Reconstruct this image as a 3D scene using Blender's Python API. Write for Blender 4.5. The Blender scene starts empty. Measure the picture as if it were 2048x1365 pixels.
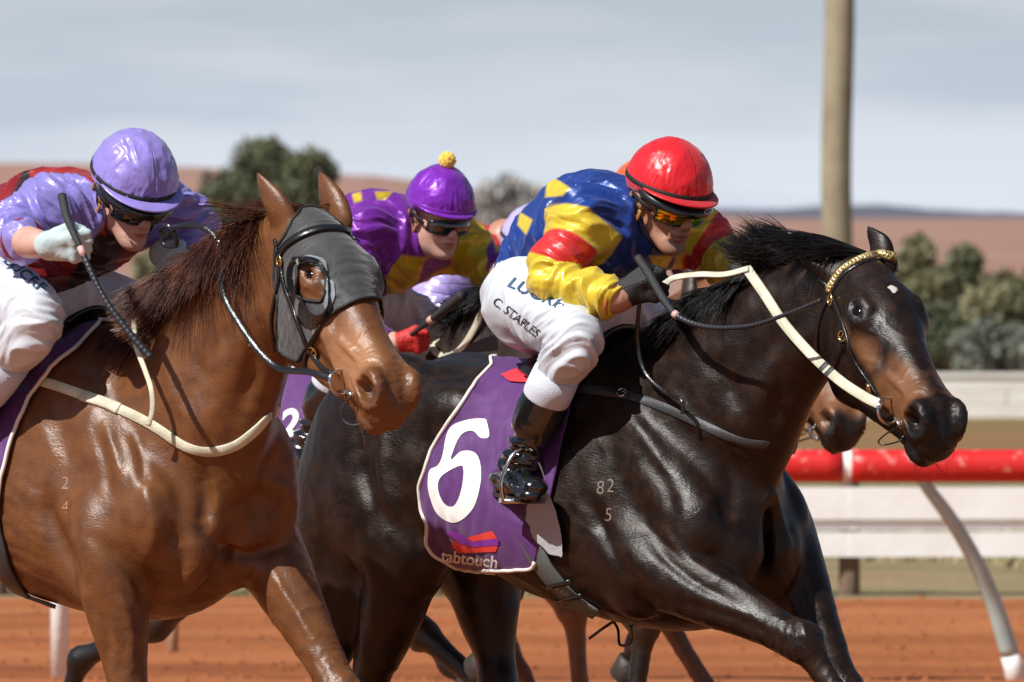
import bpy, bmesh, math, random
import numpy as np
from mathutils import Vector, Matrix
from mathutils.bvhtree import BVHTree
random.seed(7); RNG = np.random.default_rng(7)
C = bpy.context.scene.collection
SC = bpy.context.scene

# ------------------------------------------------------------------ camera, light, exposure
CAM_H = 2.15; FPX = 16720.0; CX = 1024.0; HZ = 430.0
cd = bpy.data.cameras.new('camera'); cam = bpy.data.objects.new('camera', cd); C.objects.link(cam)
cam.location = (0, 0, CAM_H); cam.rotation_euler = (math.pi/2, 0, 0)
cd.sensor_width = 36; cd.lens = FPX/2048*36; cd.shift_y = -(682.5-HZ)/2048
cd.clip_start = .5; cd.clip_end = 20000
cd.dof.use_dof = True; cd.dof.focus_distance = 21.6; cd.dof.aperture_fstop = 8.8; cd.dof.aperture_blades = 7
SC.camera = cam
SUN_DIR = Vector((-.64, -.52, .92)).normalized()          # towards the sun
SUN_EL = math.asin(SUN_DIR.z); SUN_AZ = math.atan2(SUN_DIR.x, SUN_DIR.y)
W = bpy.data.worlds.new('World'); SC.world = W; W.use_nodes = True
def build_world():
    nt = W.node_tree; n = nt.nodes; l = nt.links; n.clear()
    out = n.new('ShaderNodeOutputWorld'); bg = n.new('ShaderNodeBackground'); bg.inputs[1].default_value = .050
    sky = n.new('ShaderNodeTexSky'); sky.sky_type = 'NISHITA'; sky.sun_disc = False
    sky.sun_elevation = SUN_EL; sky.sun_rotation = SUN_AZ; sky.altitude = 400; sky.dust_density = 1.2; sky.air_density = 1.0
    tc = n.new('ShaderNodeTexCoord'); mp = n.new('ShaderNodeMapping'); mp.inputs['Scale'].default_value = (1, 1, 5.5); mp.inputs['Location'].default_value = (.31, .1, .42)
    nz = n.new('ShaderNodeTexNoise'); nz.inputs['Scale'].default_value = 13; nz.inputs['Detail'].default_value = 5; nz.inputs['Roughness'].default_value = .5
    cr = n.new('ShaderNodeValToRGB'); cr.color_ramp.elements[0].position = .40; cr.color_ramp.elements[1].position = .62
    cr.color_ramp.elements[0].color = (10.5, 12.0, 14.3, 1); cr.color_ramp.elements[1].color = (13.9, 15.0, 16.6, 1)
    # veil of thin cloud that thins out towards the zenith
    sx = n.new('ShaderNodeSeparateXYZ'); mr = n.new('ShaderNodeMapRange'); mr.inputs[1].default_value = 0; mr.inputs[2].default_value = .09; mr.inputs[3].default_value = .93; mr.inputs[4].default_value = .04
    mix = n.new('ShaderNodeMix'); mix.data_type = 'RGBA'
    l.new(tc.outputs['Generated'], mp.inputs[0]); l.new(mp.outputs[0], nz.inputs['Vector']); l.new(nz.outputs[0], cr.inputs[0])
    l.new(tc.outputs['Generated'], sx.inputs[0]); l.new(sx.outputs[2], mr.inputs[0]); l.new(mr.outputs[0], mix.inputs[0])
    l.new(sky.outputs[0], mix.inputs[6]); l.new(cr.outputs[0], mix.inputs[7]); l.new(mix.outputs[2], bg.inputs[0]); l.new(bg.outputs[0], out.inputs[0])
build_world()
sd = bpy.data.lights.new('sun', 'SUN'); sd.energy = 5.0; sd.angle = math.radians(.5); sd.color = (1, .972, .92)
sun = bpy.data.objects.new('sun', sd); C.objects.link(sun); sun.rotation_euler = SUN_DIR.to_track_quat('Z', 'Y').to_euler()
SC.view_settings.view_transform = 'Standard'; SC.view_settings.look = 'None'; SC.view_settings.exposure = 0.20; SC.view_settings.gamma = 1
SC.view_settings.use_curve_mapping = False

def at(px, py, Y):                                         # photograph point at distance Y -> world
    return Vector(((px-CX)*Y/FPX, Y, CAM_H-(py-HZ)*Y/FPX))

# ------------------------------------------------------------------ helpers: objects and naming
def link(o, parent=None):
    C.objects.link(o)
    if parent is not None: o.parent = parent
    return o
def empty(name, loc=(0, 0, 0), rz=0, label=None, cat=None, group=None):
    o = bpy.data.objects.new(name, None); o.location = loc; o.rotation_euler = (0, 0, rz); o.empty_display_size = .1
    link(o); tag(o, label, cat, group); return o
def tag(o, label=None, cat=None, group=None, kind=None):
    if label: o['label'] = label
    if cat: o['category'] = cat
    if group: o['group'] = group
    if kind: o['kind'] = kind
    return o
def mesh_np(name, v, f, mat=None, parent=None, smooth=True, attrs=None):
    v = np.asarray(v, np.float32); me = bpy.data.meshes.new(name)
    if isinstance(f, np.ndarray):
        n, k = f.shape; me.vertices.add(len(v)); me.vertices.foreach_set('co', v.ravel())
        me.loops.add(n*k); me.loops.foreach_set('vertex_index', f.astype(np.int32).ravel())
        me.polygons.add(n); me.polygons.foreach_set('loop_start', np.arange(0, n*k, k, dtype=np.int32))
        me.update(calc_edges=True)
    else:
        me.from_pydata([tuple(p) for p in v], [], f); me.update()
    me.validate()
    if smooth: me.polygons.foreach_set('use_smooth', np.ones(len(me.polygons), bool))
    for k_, a in (attrs or {}).items():
        at_ = me.attributes.new(k_, 'FLOAT', 'POINT'); at_.data.foreach_set('value', np.asarray(a, np.float32))
    if mat: me.materials.append(mat)
    return link(bpy.data.objects.new(name, me), parent)
class MB:                                                  # small mesh builder
    def __init__(s): s.v = []; s.f = []
    def add(s, v, f):
        b = len(s.v); s.v += [tuple(p) for p in v]; s.f += [tuple(b+i for i in q) for q in f]
    def box(s, c, size, R=None, bev=0):
        hx, hy, hz = [q/2 for q in size]; c = Vector(c)
        vs = [Vector((x*hx, y*hy, z*hz)) for x in (-1, 1) for y in (-1, 1) for z in (-1, 1)]
        if R is not None: vs = [R @ p for p in vs]
        s.add([c+p for p in vs], [(0, 1, 3, 2), (4, 6, 7, 5), (0, 4, 5, 1), (2, 3, 7, 6), (0, 2, 6, 4), (1, 5, 7, 3)])
    def tube(s, pts, r, n=8, flat=1, nrm=None, cap=True):
        pts = [Vector(p) for p in pts]; m = len(pts); rr = r if hasattr(r, '__len__') else [r]*m
        vs = []; prev = None
        for i, p in enumerate(pts):
            t = (pts[min(i+1, m-1)]-pts[max(i-1, 0)])
            t = t.normalized() if t.length > 1e-9 else Vector((0, 0, 1))
            if nrm is not None: u = Vector(nrm[i])
            else: u = prev if prev is not None else (Vector((0, 0, 1)) if abs(t.z) < .9 else Vector((1, 0, 0)))
            u = (u-t*u.dot(t));  u = u.normalized() if u.length > 1e-6 else t.orthogonal().normalized()
            prev = u; b = t.cross(u)
            for k in range(n):
                a = 2*math.pi*k/n; vs.append(p+u*math.cos(a)*rr[i]*flat+b*math.sin(a)*rr[i])
        fs = [(i*n+k, i*n+(k+1) % n, (i+1)*n+(k+1) % n, (i+1)*n+k) for i in range(m-1) for k in range(n)]
        if cap: fs += [tuple(range(n))[::-1], tuple((m-1)*n+k for k in range(n))]
        s.add(vs, fs)
    def strap(s, pts, nrm, w, th):                         # flat band: lies with its face along nrm
        pts = [Vector(p) for p in pts]; m = len(pts); vs = []; ww = w if hasattr(w, '__len__') else [w]*m
        for i, p in enumerate(pts):
            t = (pts[min(i+1, m-1)]-pts[max(i-1, 0)]).normalized(); u = Vector(nrm[i]); u = (u-t*u.dot(t)).normalized(); b = t.cross(u)
            h = ww[i]/2; e = th*.35
            for (x, y) in ((-h, 0), (-h, th-e), (-h+e, th), (h-e, th), (h, th-e), (h, 0)): vs.append(p+b*x+u*y)
        n = 6
        fs = [(i*n+k, i*n+(k+1) % n, (i+1)*n+(k+1) % n, (i+1)*n+k) for i in range(m-1) for k in range(n)]
        fs += [tuple(range(n))[::-1], tuple((m-1)*n+k for k in range(n))]
        s.add(vs, fs)
    def torus(s, c, R, r, ax, n=24, m=8, arc=2*math.pi, a0=0, sy=1):
        ax = Vector(ax).normalized(); u = ax.orthogonal().normalized() if abs(ax.z) > .9 else Vector((0, 0, 1)); u = (u-ax*u.dot(ax)).normalized(); b = ax.cross(u)
        full = abs(arc-2*math.pi) < 1e-6; q = n if full else n+1
        pts = [Vector(c)+u*R*math.cos(a0+arc*i/n)*sy+b*R*math.sin(a0+arc*i/n) for i in range(q)]
        if full: pts += [pts[0]]
        s.tube(pts, r, m, cap=not full, nrm=[ax]*len(pts))
    def build(s, name, mat, parent=None, smooth=True):
        o = mesh_np(name, s.v, s.f, mat, parent, smooth); return o
def spline(pts, n=8):                                      # Catmull-Rom through points of any dimension
    P = np.array([list(p) for p in pts], float); P = np.vstack([2*P[0]-P[1], P, 2*P[-1]-P[-2]]); out = []
    for i in range(1, len(P)-2):
        for k in range(n):
            t = k/n; a, b, c, d = P[i-1], P[i], P[i+1], P[i+2]
            out.append(.5*((2*b)+(-a+c)*t+(2*a-5*b+4*c-d)*t*t+(-a+3*b-3*c+d)*t**3))
    out.append(P[-2]); return np.array(out)

# ------------------------------------------------------------------ noise on arrays
_perm = RNG.permutation(256).astype(np.int64); _perm = np.concatenate([_perm, _perm, _perm])
_grad = RNG.normal(size=(256, 3)); _grad /= np.linalg.norm(_grad, axis=1)[:, None]; _grad = _grad.astype(np.float32)
def perlin(p):
    p = np.asarray(p, np.float32); i = np.floor(p).astype(np.int64); f = p-i; i &= 255; u = f*f*f*(f*(f*6-15)+10); r = 0
    for dx in (0, 1):
        for dy in (0, 1):
            for dz in (0, 1):
                h = _perm[_perm[_perm[i[:, 0]+dx]+i[:, 1]+dy]+i[:, 2]+dz]; g = _grad[h]
                d = (g[:, 0]*(f[:, 0]-dx)+g[:, 1]*(f[:, 1]-dy)+g[:, 2]*(f[:, 2]-dz))
                r = r+d*(u[:, 0] if dx else 1-u[:, 0])*(u[:, 1] if dy else 1-u[:, 1])*(u[:, 2] if dz else 1-u[:, 2])
    return r
def fbm(p, o=3):
    r = 0; a = 1
    for k in range(o): r = r+a*perlin(p*(2**k)+k*17.3); a *= .5
    return r

# ------------------------------------------------------------------ implicit surfaces
class Field:
    def __init__(s, *axes):                                # each axis: list of (start, end, step) runs
        s.ax = []
        for runs in axes:
            x = [np.arange(a, b, st) for a, b, st in runs]; s.ax.append(np.concatenate(x).astype(np.float32))
        s.F = np.full([len(a) for a in s.ax], 9., np.float32)
    def reg(s, lo, hi):
        sl = tuple(slice(max(0, int(np.searchsorted(s.ax[i], lo[i]))-1), int(np.searchsorted(s.ax[i], hi[i]))+1) for i in range(3))
        X = s.ax[0][sl[0]][:, None, None]; Y = s.ax[1][sl[1]][None, :, None]; Z = s.ax[2][sl[2]][None, None, :]
        return sl, X, Y, Z
    def comb(s, sl, d, k, op):
        F = s.F[sl]
        if F.size == 0: return
        d = d.astype(np.float32)
        if op == 'sub': a, b = -F, d;
        else: a, b = F, d
        m = np.minimum(a, b)
        if k > 0:
            h = np.maximum(k-np.abs(a-b), 0)/k; m = m-h*h*(k*.25)
        if op == 'sub':                                    # smooth subtraction: max(F,-d)
            a, b = F, -d; m = np.maximum(a, b)
            if k > 0: h = np.maximum(k-np.abs(a-b), 0)/k; m = m+h*h*(k*.25)
        s.F[sl] = m
    def cone(s, p0, r0, p1, r1, k=.02, flat=None, op='add'):
        p0 = np.array(p0, float); p1 = np.array(p1, float); R = max(r0, r1); fm = 1
        if flat is not None: fm = max(1, flat[1])
        mg = R*fm+k+.03; sl, X, Y, Z = s.reg(np.minimum(p0, p1)-mg, np.maximum(p0, p1)+mg)
        d = p1-p0; L = max(float(d@d), 1e-12)
        t = ((X-p0[0])*d[0]+(Y-p0[1])*d[1]+(Z-p0[2])*d[2])/L; t = np.clip(t, 0, 1)
        ox, oy, oz = X-p0[0]-t*d[0], Y-p0[1]-t*d[1], Z-p0[2]-t*d[2]
        if flat is not None:
            n, f = np.array(flat[0], float), flat[1]; n /= np.linalg.norm(n); q = (ox*n[0]+oy*n[1]+oz*n[2])*(1/f-1)
            ox = ox+q*n[0]; oy = oy+q*n[1]; oz = oz+q*n[2]
        dd = np.sqrt(ox*ox+oy*oy+oz*oz)-(r0+(r1-r0)*t)
        s.comb(sl, dd, k, op)
    def chain(s, pts, k=.02, n=5, flat=None, op='add', kj=None):   # pts: (x,y,z,r) through a spline
        q = spline(pts, n)
        for i in range(len(q)-1): s.cone(q[i][:3], q[i][3], q[i+1][:3], q[i+1][3], (k if i == 0 or kj is None else kj), flat, op)
    def ell(s, c, r, R=None, k=.03, op='add'):
        c = np.array(c, float); r = np.array(r, float); mg = max(r)+k+.03; sl, X, Y, Z = s.reg(c-mg, c+mg)
        x, y, z = X-c[0], Y-c[1], Z-c[2]
        if R is not None:
            R = np.array(R, float)                         # columns are the ellipsoid's axes
            x, y, z = (x*R[0, 0]+y*R[1, 0]+z*R[2, 0], x*R[0, 1]+y*R[1, 1]+z*R[2, 1], x*R[0, 2]+y*R[1, 2]+z*R[2, 2])
        k0 = np.sqrt((x/r[0])**2+(y/r[1])**2+(z/r[2])**2); k1 = np.sqrt((x/r[0]**2)**2+(y/r[1]**2)**2+(z/r[2]**2)**2)+1e-6
        s.comb(sl, k0*(k0-1)/k1, k, op)
    def loft(s, rows, k=.03, e=2.3):                       # rows: a, ztop, zbot, halfwidth, (bulge height shift)
        r = spline(rows, 10); a = r[:, 0]; lo = (a[0]-.02, -r[:, 3].max()-.06, r[:, 2].min()-.06); hi = (a[-1]+.02, r[:, 3].max()+.06, r[:, 1].max()+.06)
        sl, X, Y, Z = s.reg(lo, hi); xs = s.ax[0][sl[0]]
        zt = np.interp(xs, a, r[:, 1])[:, None, None]; zb = np.interp(xs, a, r[:, 2])[:, None, None]; hw = np.interp(xs, a, r[:, 3])[:, None, None]
        zc = (zt+zb)/2; hh = np.maximum((zt-zb)/2, 1e-3); hw = np.maximum(hw, 1e-3)
        q = (Z-zc)/hh; wq = hw*(1-.16*q)                   # a little narrower towards the spine
        k0 = (np.abs(Y/wq)**e+np.abs(q)**e)**(1/e); d = (k0-1)*np.minimum(hw, hh)
        d = np.maximum(d, np.maximum(a[0]-X, X-a[-1]))
        s.comb(sl, d+0*Y, k, 'add')
    def mesh(s, smooth=2):
        F = s.F; ins = F < 0; nx, ny, nz = F.shape
        c = np.zeros((nx-1, ny-1, nz-1), np.int8)
        for dx in (0, 1):
            for dy in (0, 1):
                for dz in (0, 1): c += ins[dx:nx-1+dx, dy:ny-1+dy, dz:nz-1+dz]
        act = (c > 0) & (c < 8); idx = np.argwhere(act); del c
        vid = np.full(act.shape, -1, np.int32); vid[act] = np.arange(len(idx)); I, J, K = idx.T
        acc = np.zeros((len(idx), 3)); cnt = np.zeros(len(idx)); ax = s.ax
        for a in range(3):
            o1, o2 = [q for q in range(3) if q != a]
            for u in (0, 1):
                for v in (0, 1):
                    p = [I, J, K]; p = [q.copy() for q in p]; p[o1] += u; p[o2] += v; q = [z.copy() for z in p]; q[a] += 1
                    f0 = F[tuple(p)]; f1 = F[tuple(q)]; m = (f0 < 0) != (f1 < 0)
                    t = np.where(m, f0/np.where(f0-f1 == 0, 1, f0-f1), 0)
                    P = np.stack([ax[b][p[b]] for b in range(3)], 1).astype(float); Q = ax[a][q[a]]; P[:, a] += (Q-P[:, a])*t
                    acc[m] += P[m]; cnt[m] += 1
        V = acc/cnt[:, None]; faces = []
        for a in range(3):
            o1, o2 = (a+1) % 3, (a+2) % 3
            sl0 = [slice(None)]*3; sl1 = [slice(None)]*3; sl0[a] = slice(0, -1); sl1[a] = slice(1, None)
            e0 = ins[tuple(sl0)]; e1 = ins[tuple(sl1)]; e = np.argwhere(e0 != e1); e = e[(e[:, o1] > 0) & (e[:, o2] > 0) & (e[:, o1] < F.shape[o1]-1) & (e[:, o2] < F.shape[o2]-1)]
            fl = e0[tuple(e.T)]
            def cell(d1, d2):
                q = e.copy(); q[:, o1] -= d1; q[:, o2] -= d2; return vid[tuple(q.T)]
            quad = np.stack([cell(1, 1), cell(0, 1), cell(0, 0), cell(1, 0)], 1)
            quad[~fl] = quad[~fl][:, ::-1]; faces.append(quad)
        Q = np.concatenate(faces); Q = Q[(Q >= 0).all(1)]
        s.F = None
        return relax(V, Q, smooth), Q
def relax(V, Q, it, lam=.5):
    e = np.concatenate([Q[:, [0, 1]], Q[:, [1, 2]], Q[:, [2, 3]], Q[:, [3, 0]]])
    for _ in range(it):
        acc = np.zeros_like(V); n = np.bincount(e[:, 0], minlength=len(V))+np.bincount(e[:, 1], minlength=len(V))
        for c in range(3): acc[:, c] = np.bincount(e[:, 0], V[e[:, 1], c], len(V))+np.bincount(e[:, 1], V[e[:, 0], c], len(V))
        V = V+lam*(acc/np.maximum(n, 1)[:, None]-V)
    return V
def normals(V, Q):
    n = np.cross(V[Q[:, 2]]-V[Q[:, 0]], V[Q[:, 3]]-V[Q[:, 1]]); N = np.zeros_like(V)
    for k in range(4):
        for c in range(3): N[:, c] += np.bincount(Q[:, k], n[:, c], len(V))
    return N/np.maximum(np.linalg.norm(N, axis=1), 1e-12)[:, None]
def bvh(V, Q): return BVHTree.FromPolygons([tuple(p) for p in V.tolist()], Q.tolist())
def sm(x, a, b): t = np.clip((x-a)/(b-a), 0, 1); return t*t*(3-2*t)

class Frame:                                               # a horse's own frame: x forward, y to its left (away), z up
    def __init__(s, px, Y, deg, dz=0):
        s.th = math.radians(deg); s.o = Vector(((px-CX)*Y/FPX, Y, dz)); s.c = math.cos(s.th); s.s = math.sin(s.th); s.dz = dz
        s.M = Matrix.Translation(s.o) @ Matrix.Rotation(-s.th, 4, 'Z'); s.Mi = s.M.inverted(); s.eye = s.Mi @ Vector((0, 0, CAM_H))
    def L(s, px, py, w):                                   # photograph point at lateral offset w -> local
        k = (px-CX)/FPX                                    # X = k*Y ; X = ox + a c + w s ; Y = oy - a s + w c
        a = (k*(s.o.y+w*s.c)-s.o.x-w*s.s)/(s.c+k*s.s); Y = s.o.y-a*s.s+w*s.c
        return Vector((a, w, CAM_H-(py-HZ)*Y/FPX-s.dz))
    def ray(s, px, py):
        d = (s.Mi.to_3x3() @ Vector(((px-CX)/FPX, 1, -(py-HZ)/FPX))).normalized(); return s.eye, d
    def hit(s, tree, px, py, off=0.0):
        o, d = s.ray(px, py); loc, n, i, dist = tree.ray_cast(o, d)
        if loc is None:
            best = None
            for t in np.linspace(20, 26, 61):              # nearest surface point to the ray
                q = o+d*t; r = tree.find_nearest(q)
                if best is None or r[3] < best[0]: best = (r[3], r[0], r[1])
            loc, n = best[1], best[2]
        if n.dot(d) > 0 and False: n = -n
        return loc+n*off, n
    def px(s, p):
        q = s.M @ Vector(p); return (CX+q.x*FPX/q.y, HZ+(CAM_H-q.z)*FPX/q.y)
    def pxs(s, V):
        M = np.array(s.M); q = V@M[:3, :3].T+M[:3, 3]; return CX+q[:, 0]*FPX/q[:, 1], HZ+(CAM_H-q[:, 2])*FPX/q[:, 1]
# ------------------------------------------------------------------ materials
def mat(name, col, rough=.6, metal=0, noise=None, bump=None, sheen=0, coat=0, spec=.5, vary=0, sss=0):
    m = bpy.data.materials.new(name); m.use_nodes = True; nt = m.node_tree; b = nt.nodes['Principled BSDF']
    b.inputs['Base Color'].default_value = (*col, 1); b.inputs['Roughness'].default_value = rough; b.inputs['Metallic'].default_value = metal
    b.inputs['Sheen Weight'].default_value = sheen; b.inputs['Coat Weight'].default_value = coat; b.inputs['Specular IOR Level'].default_value = spec
    b.inputs['Coat Roughness'].default_value = .12
    tc = nt.nodes.new('ShaderNodeTexCoord')
    if noise or vary:
        sc, c2 = noise if noise else (12, tuple(x*(1-vary) for x in col))
        nz = nt.nodes.new('ShaderNodeTexNoise'); nz.inputs['Scale'].default_value = sc; nz.inputs['Detail'].default_value = 5
        mx = nt.nodes.new('ShaderNodeMix'); mx.data_type = 'RGBA'; mx.inputs[6].default_value = (*col, 1); mx.inputs[7].default_value = (*c2, 1)
        mr = nt.nodes.new('ShaderNodeMapRange'); mr.inputs[1].default_value = .38; mr.inputs[2].default_value = .64
        nt.links.new(tc.outputs['Object'], nz.inputs['Vector']); nt.links.new(nz.outputs[0], mr.inputs[0]); nt.links.new(mr.outputs[0], mx.inputs[0]); nt.links.new(mx.outputs[2], b.inputs['Base Color'])
    if bump:
        sc, st = bump[:2]; mp = nt.nodes.new('ShaderNodeMapping'); mp.inputs['Scale'].default_value = bump[2] if len(bump) > 2 else (1, 1, 1)
        nz = nt.nodes.new('ShaderNodeTexNoise'); nz.inputs['Scale'].default_value = sc; nz.inputs['Detail'].default_value = 4
        bp = nt.nodes.new('ShaderNodeBump'); bp.inputs['Strength'].default_value = st; bp.inputs['Distance'].default_value = .01
        nt.links.new(tc.outputs['Object'], mp.inputs[0]); nt.links.new(mp.outputs[0], nz.inputs['Vector']); nt.links.new(nz.outputs[0], bp.inputs['Height']); nt.links.new(bp.outputs[0], b.inputs['Normal'])
    return m
def attr_mat(name, base, layers, rough=.4, bumps=(), sheen=0, metal=0, spec=.5, aniso=0, rlayers=()):
    """base colour overlaid by (attribute, colour, lo, hi, noise amount) layers; bumps: (scale, strength, stretch)"""
    m = mat(name, base, rough, metal, sheen=sheen, spec=spec); nt = m.node_tree; b = nt.nodes['Principled BSDF']; tc = nt.nodes['Texture Coordinate']
    prev = None
    nz = nt.nodes.new('ShaderNodeTexNoise'); nz.inputs['Scale'].default_value = 22; nz.inputs['Detail'].default_value = 6; nt.links.new(tc.outputs['Object'], nz.inputs['Vector'])
    for (an, col, lo, hi, na) in layers:
        mr = nt.nodes.new('ShaderNodeMapRange'); mr.inputs[1].default_value = lo; mr.inputs[2].default_value = hi
        if an == 'noise': nt.links.new(nz.outputs[0], mr.inputs[0])
        else:
            a = nt.nodes.new('ShaderNodeAttribute'); a.attribute_name = an
            if na:
                ma = nt.nodes.new('ShaderNodeMath'); ma.operation = 'MULTIPLY_ADD'; ma.inputs[1].default_value = na; nt.links.new(nz.outputs[0], ma.inputs[0])
                mb = nt.nodes.new('ShaderNodeMath'); mb.operation = 'SUBTRACT'; mb.inputs[1].default_value = na*.5; nt.links.new(a.outputs['Fac'], ma.inputs[2]); nt.links.new(ma.outputs[0], mb.inputs[0]); nt.links.new(mb.outputs[0], mr.inputs[0])
            else: nt.links.new(a.outputs['Fac'], mr.inputs[0])
        mx = nt.nodes.new('ShaderNodeMix'); mx.data_type = 'RGBA'; nt.links.new(mr.outputs[0], mx.inputs[0])
        if prev: nt.links.new(prev, mx.inputs[6])
        else: mx.inputs[6].default_value = (*base, 1)
        mx.inputs[7].default_value = (*col, 1); prev = mx.outputs[2]
    if prev: nt.links.new(prev, b.inputs['Base Color'])
    pn = None
    for (sc, st, stretch, *rd) in bumps:
        mp = nt.nodes.new('ShaderNodeMapping'); mp.inputs['Scale'].default_value = stretch; mp.inputs['Rotation'].default_value = (0, .6, 0)
        n2 = nt.nodes.new('ShaderNodeTexNoise'); n2.inputs['Scale'].default_value = sc; n2.inputs['Detail'].default_value = 3
        if rd: n2.noise_type = 'RIDGED_MULTIFRACTAL'; n2.inputs['Detail'].default_value = rd[0]; n2.normalize = True
        bp = nt.nodes.new('ShaderNodeBump'); bp.inputs['Strength'].default_value = st; bp.inputs['Distance'].default_value = .01
        nt.links.new(tc.outputs['Object'], mp.inputs[0]); nt.links.new(mp.outputs[0], n2.inputs['Vector']); nt.links.new(n2.outputs[0], bp.inputs['Height'])
        if pn: nt.links.new(pn, bp.inputs['Normal'])
        pn = bp.outputs[0]
    if pn: nt.links.new(pn, b.inputs['Normal'])
    if rough:                                              # roughness wanders a little
        mr = nt.nodes.new('ShaderNodeMapRange'); mr.inputs[3].default_value = rough*.8; mr.inputs[4].default_value = rough*1.25; mr.inputs[1].default_value = .3; mr.inputs[2].default_value = .7
        nt.links.new(nz.outputs[0], mr.inputs[0]); nt.links.new(mr.outputs[0], b.inputs['Roughness'])
    return m
HAIRB = ((620, .12, (.2, 1, 1)), (190, .13, (.4, 1, 1)), (3.2, .30, (1, 1, 1), 1.2), (26, .10, (1, 1, 1)))
M = {}
M['coat_dark'] = attr_mat('dark_bay_coat', (.0110, .0058, .0042), [('noise', (.024, .0105, .0062), .45, .7, 0), ('tan', (.17, .072, .030), .35, .95, .5), ('black', (.008, .007, .007), .2, .8, .3), ('star', (.6, .55, .5), .45, .6, .9)], .37, HAIRB, spec=.33)
M['coat_chestnut'] = attr_mat('chestnut_coat', (.155, .060, .020), [('noise', (.098, .034, .012), .40, .70, 0), ('tan', (.34, .16, .075), .3, 1, .5), ('black', (.050, .028, .022), .35, .95, .35), ('star', (.5, .3, .2), .45, .6, .5)], .36, HAIRB, spec=.45)
M['coat_bay'] = attr_mat('bay_coat', (.20, .085, .035), [('noise', (.14, .055, .022), .42, .68, 0), ('black', (.012, .010, .010), .25, .8, .3)], .42, HAIRB)
M['coat_seal'] = attr_mat('seal_brown_coat', (.022, .013, .010), [('noise', (.035, .019, .013), .42, .68, 0), ('black', (.008, .007, .007), .25, .8, .3)], .42, HAIRB)
M['coat_light_chestnut'] = attr_mat('light_chestnut_coat', (.30, .12, .045), [('black', (.012, .010, .010), .25, .8, .3)], .42, HAIRB)
M['hair_black'] = mat('black_mane_hair', (.010, .009, .009), .42, spec=.4)
M['hair_red'] = mat('dark_red_mane_hair', (.040, .012, .008), .42, noise=(14, (.13, .042, .018)))
M['eye'] = mat('horse_eye', (.004, .0025, .002), .08, spec=.35)
M['eyelid'] = mat('dark_skin', (.012, .010, .010), .35)
M['leather'] = mat('black_leather', (.010, .010, .011), .28, bump=(160, .15), coat=.25)
M['leather_grey'] = mat('dull_grey_black_webbing', (.045, .047, .052), .45, bump=(240, .2))
M['white_rubber'] = mat('cream_white_rein_rubber', (.62, .59, .47), .5, noise=(20, (.48, .46, .34)), bump=(260, .2))
M['white_web'] = mat('cream_white_breastplate_web', (.66, .64, .50), .6, noise=(16, (.46, .43, .31)), bump=(260, .25))
M['chrome'] = mat('steel', (.62, .62, .60), .16, 1)
M['brass'] = mat('brass', (.80, .62, .26), .2, 1)
M['hoof'] = mat('hoof_horn', (.04, .03, .025), .5, bump=(60, .3))
M['plastic_black'] = mat('black_plastic', (.008, .008, .009), .22, coat=.5)
M['fabric_black'] = mat('black_elastic', (.010, .010, .011), .6, bump=(500, .3))
M['skin'] = attr_mat('ruddy_skin', (.46, .235, .155), [('noise', (.38, .17, .11), .45, .7, 0), ('stubble', (.16, .095, .075), .3, 1.1, .3), ('lip', (.30, .105, .085), .35, .75, 0)], .45, ((90, .06, (1, 1, 1)), (380, .10, (1, 1, 1))))  # the skin's own reddish tone, with stubble and lips
M['skin_pale'] = attr_mat('pale_skin', (.60, .36, .29), [('noise', (.50, .27, .21), .45, .7, 0), ('lip', (.38, .13, .12), .35, .75, 0)], .5, ((90, .08, (1, 1, 1)), (380, .10, (1, 1, 1))))
M['glove_black'] = mat('black_riding_glove', (.012, .012, .013), .5, bump=(300, .4))
M['glove_white'] = mat('pale_mint_riding_glove', (.42, .52, .54), .7, noise=(14, (.52, .60, .62)), bump=(60, .25))
M['glove_red'] = mat('red_riding_glove', (.5, .02, .02), .6, bump=(120, .35))
M['white'] = mat('white_print', (.80, .79, .77), .6)
M['cloth_edge'] = mat('cream_piping', (.74, .68, .62), .6)
M['cloth_purple'] = attr_mat('purple_saddlecloth', (.095, .015, .155), [('noise', (.075, .011, .125), .4, .7, 0)], .55, ((600, .3, (1, 1, 1)), (30, .10, (1, 1, .3))), sheen=.2)
M['red_print'] = mat('orange_red_print', (.72, .055, .04), .6)
M['pink_red'] = mat('red_saddle_pad', (.72, .03, .05), .6, bump=(60, .2))
M['violet_print'] = mat('violet_print', (.22, .03, .34), .6)
M['navy_print'] = mat('navy_blue_print', (.02, .075, .17), .6)
M['black_print'] = mat('black_print', (.015, .015, .016), .6)
M['brand'] = mat('white_brand_hair', (.20, .16, .13), .6)
M['girth'] = mat('grey_green_ribbed_girth_webbing', (.11, .125, .12), .6, bump=(500, .4))
M['felt_white'] = mat('pale_grey_sheepskin_felt', (.42, .43, .47), .85, bump=(200, .3), sheen=.4)
M['brand_pale'] = mat('pale_brand_hair', (.36, .20, .11), .6)
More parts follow.
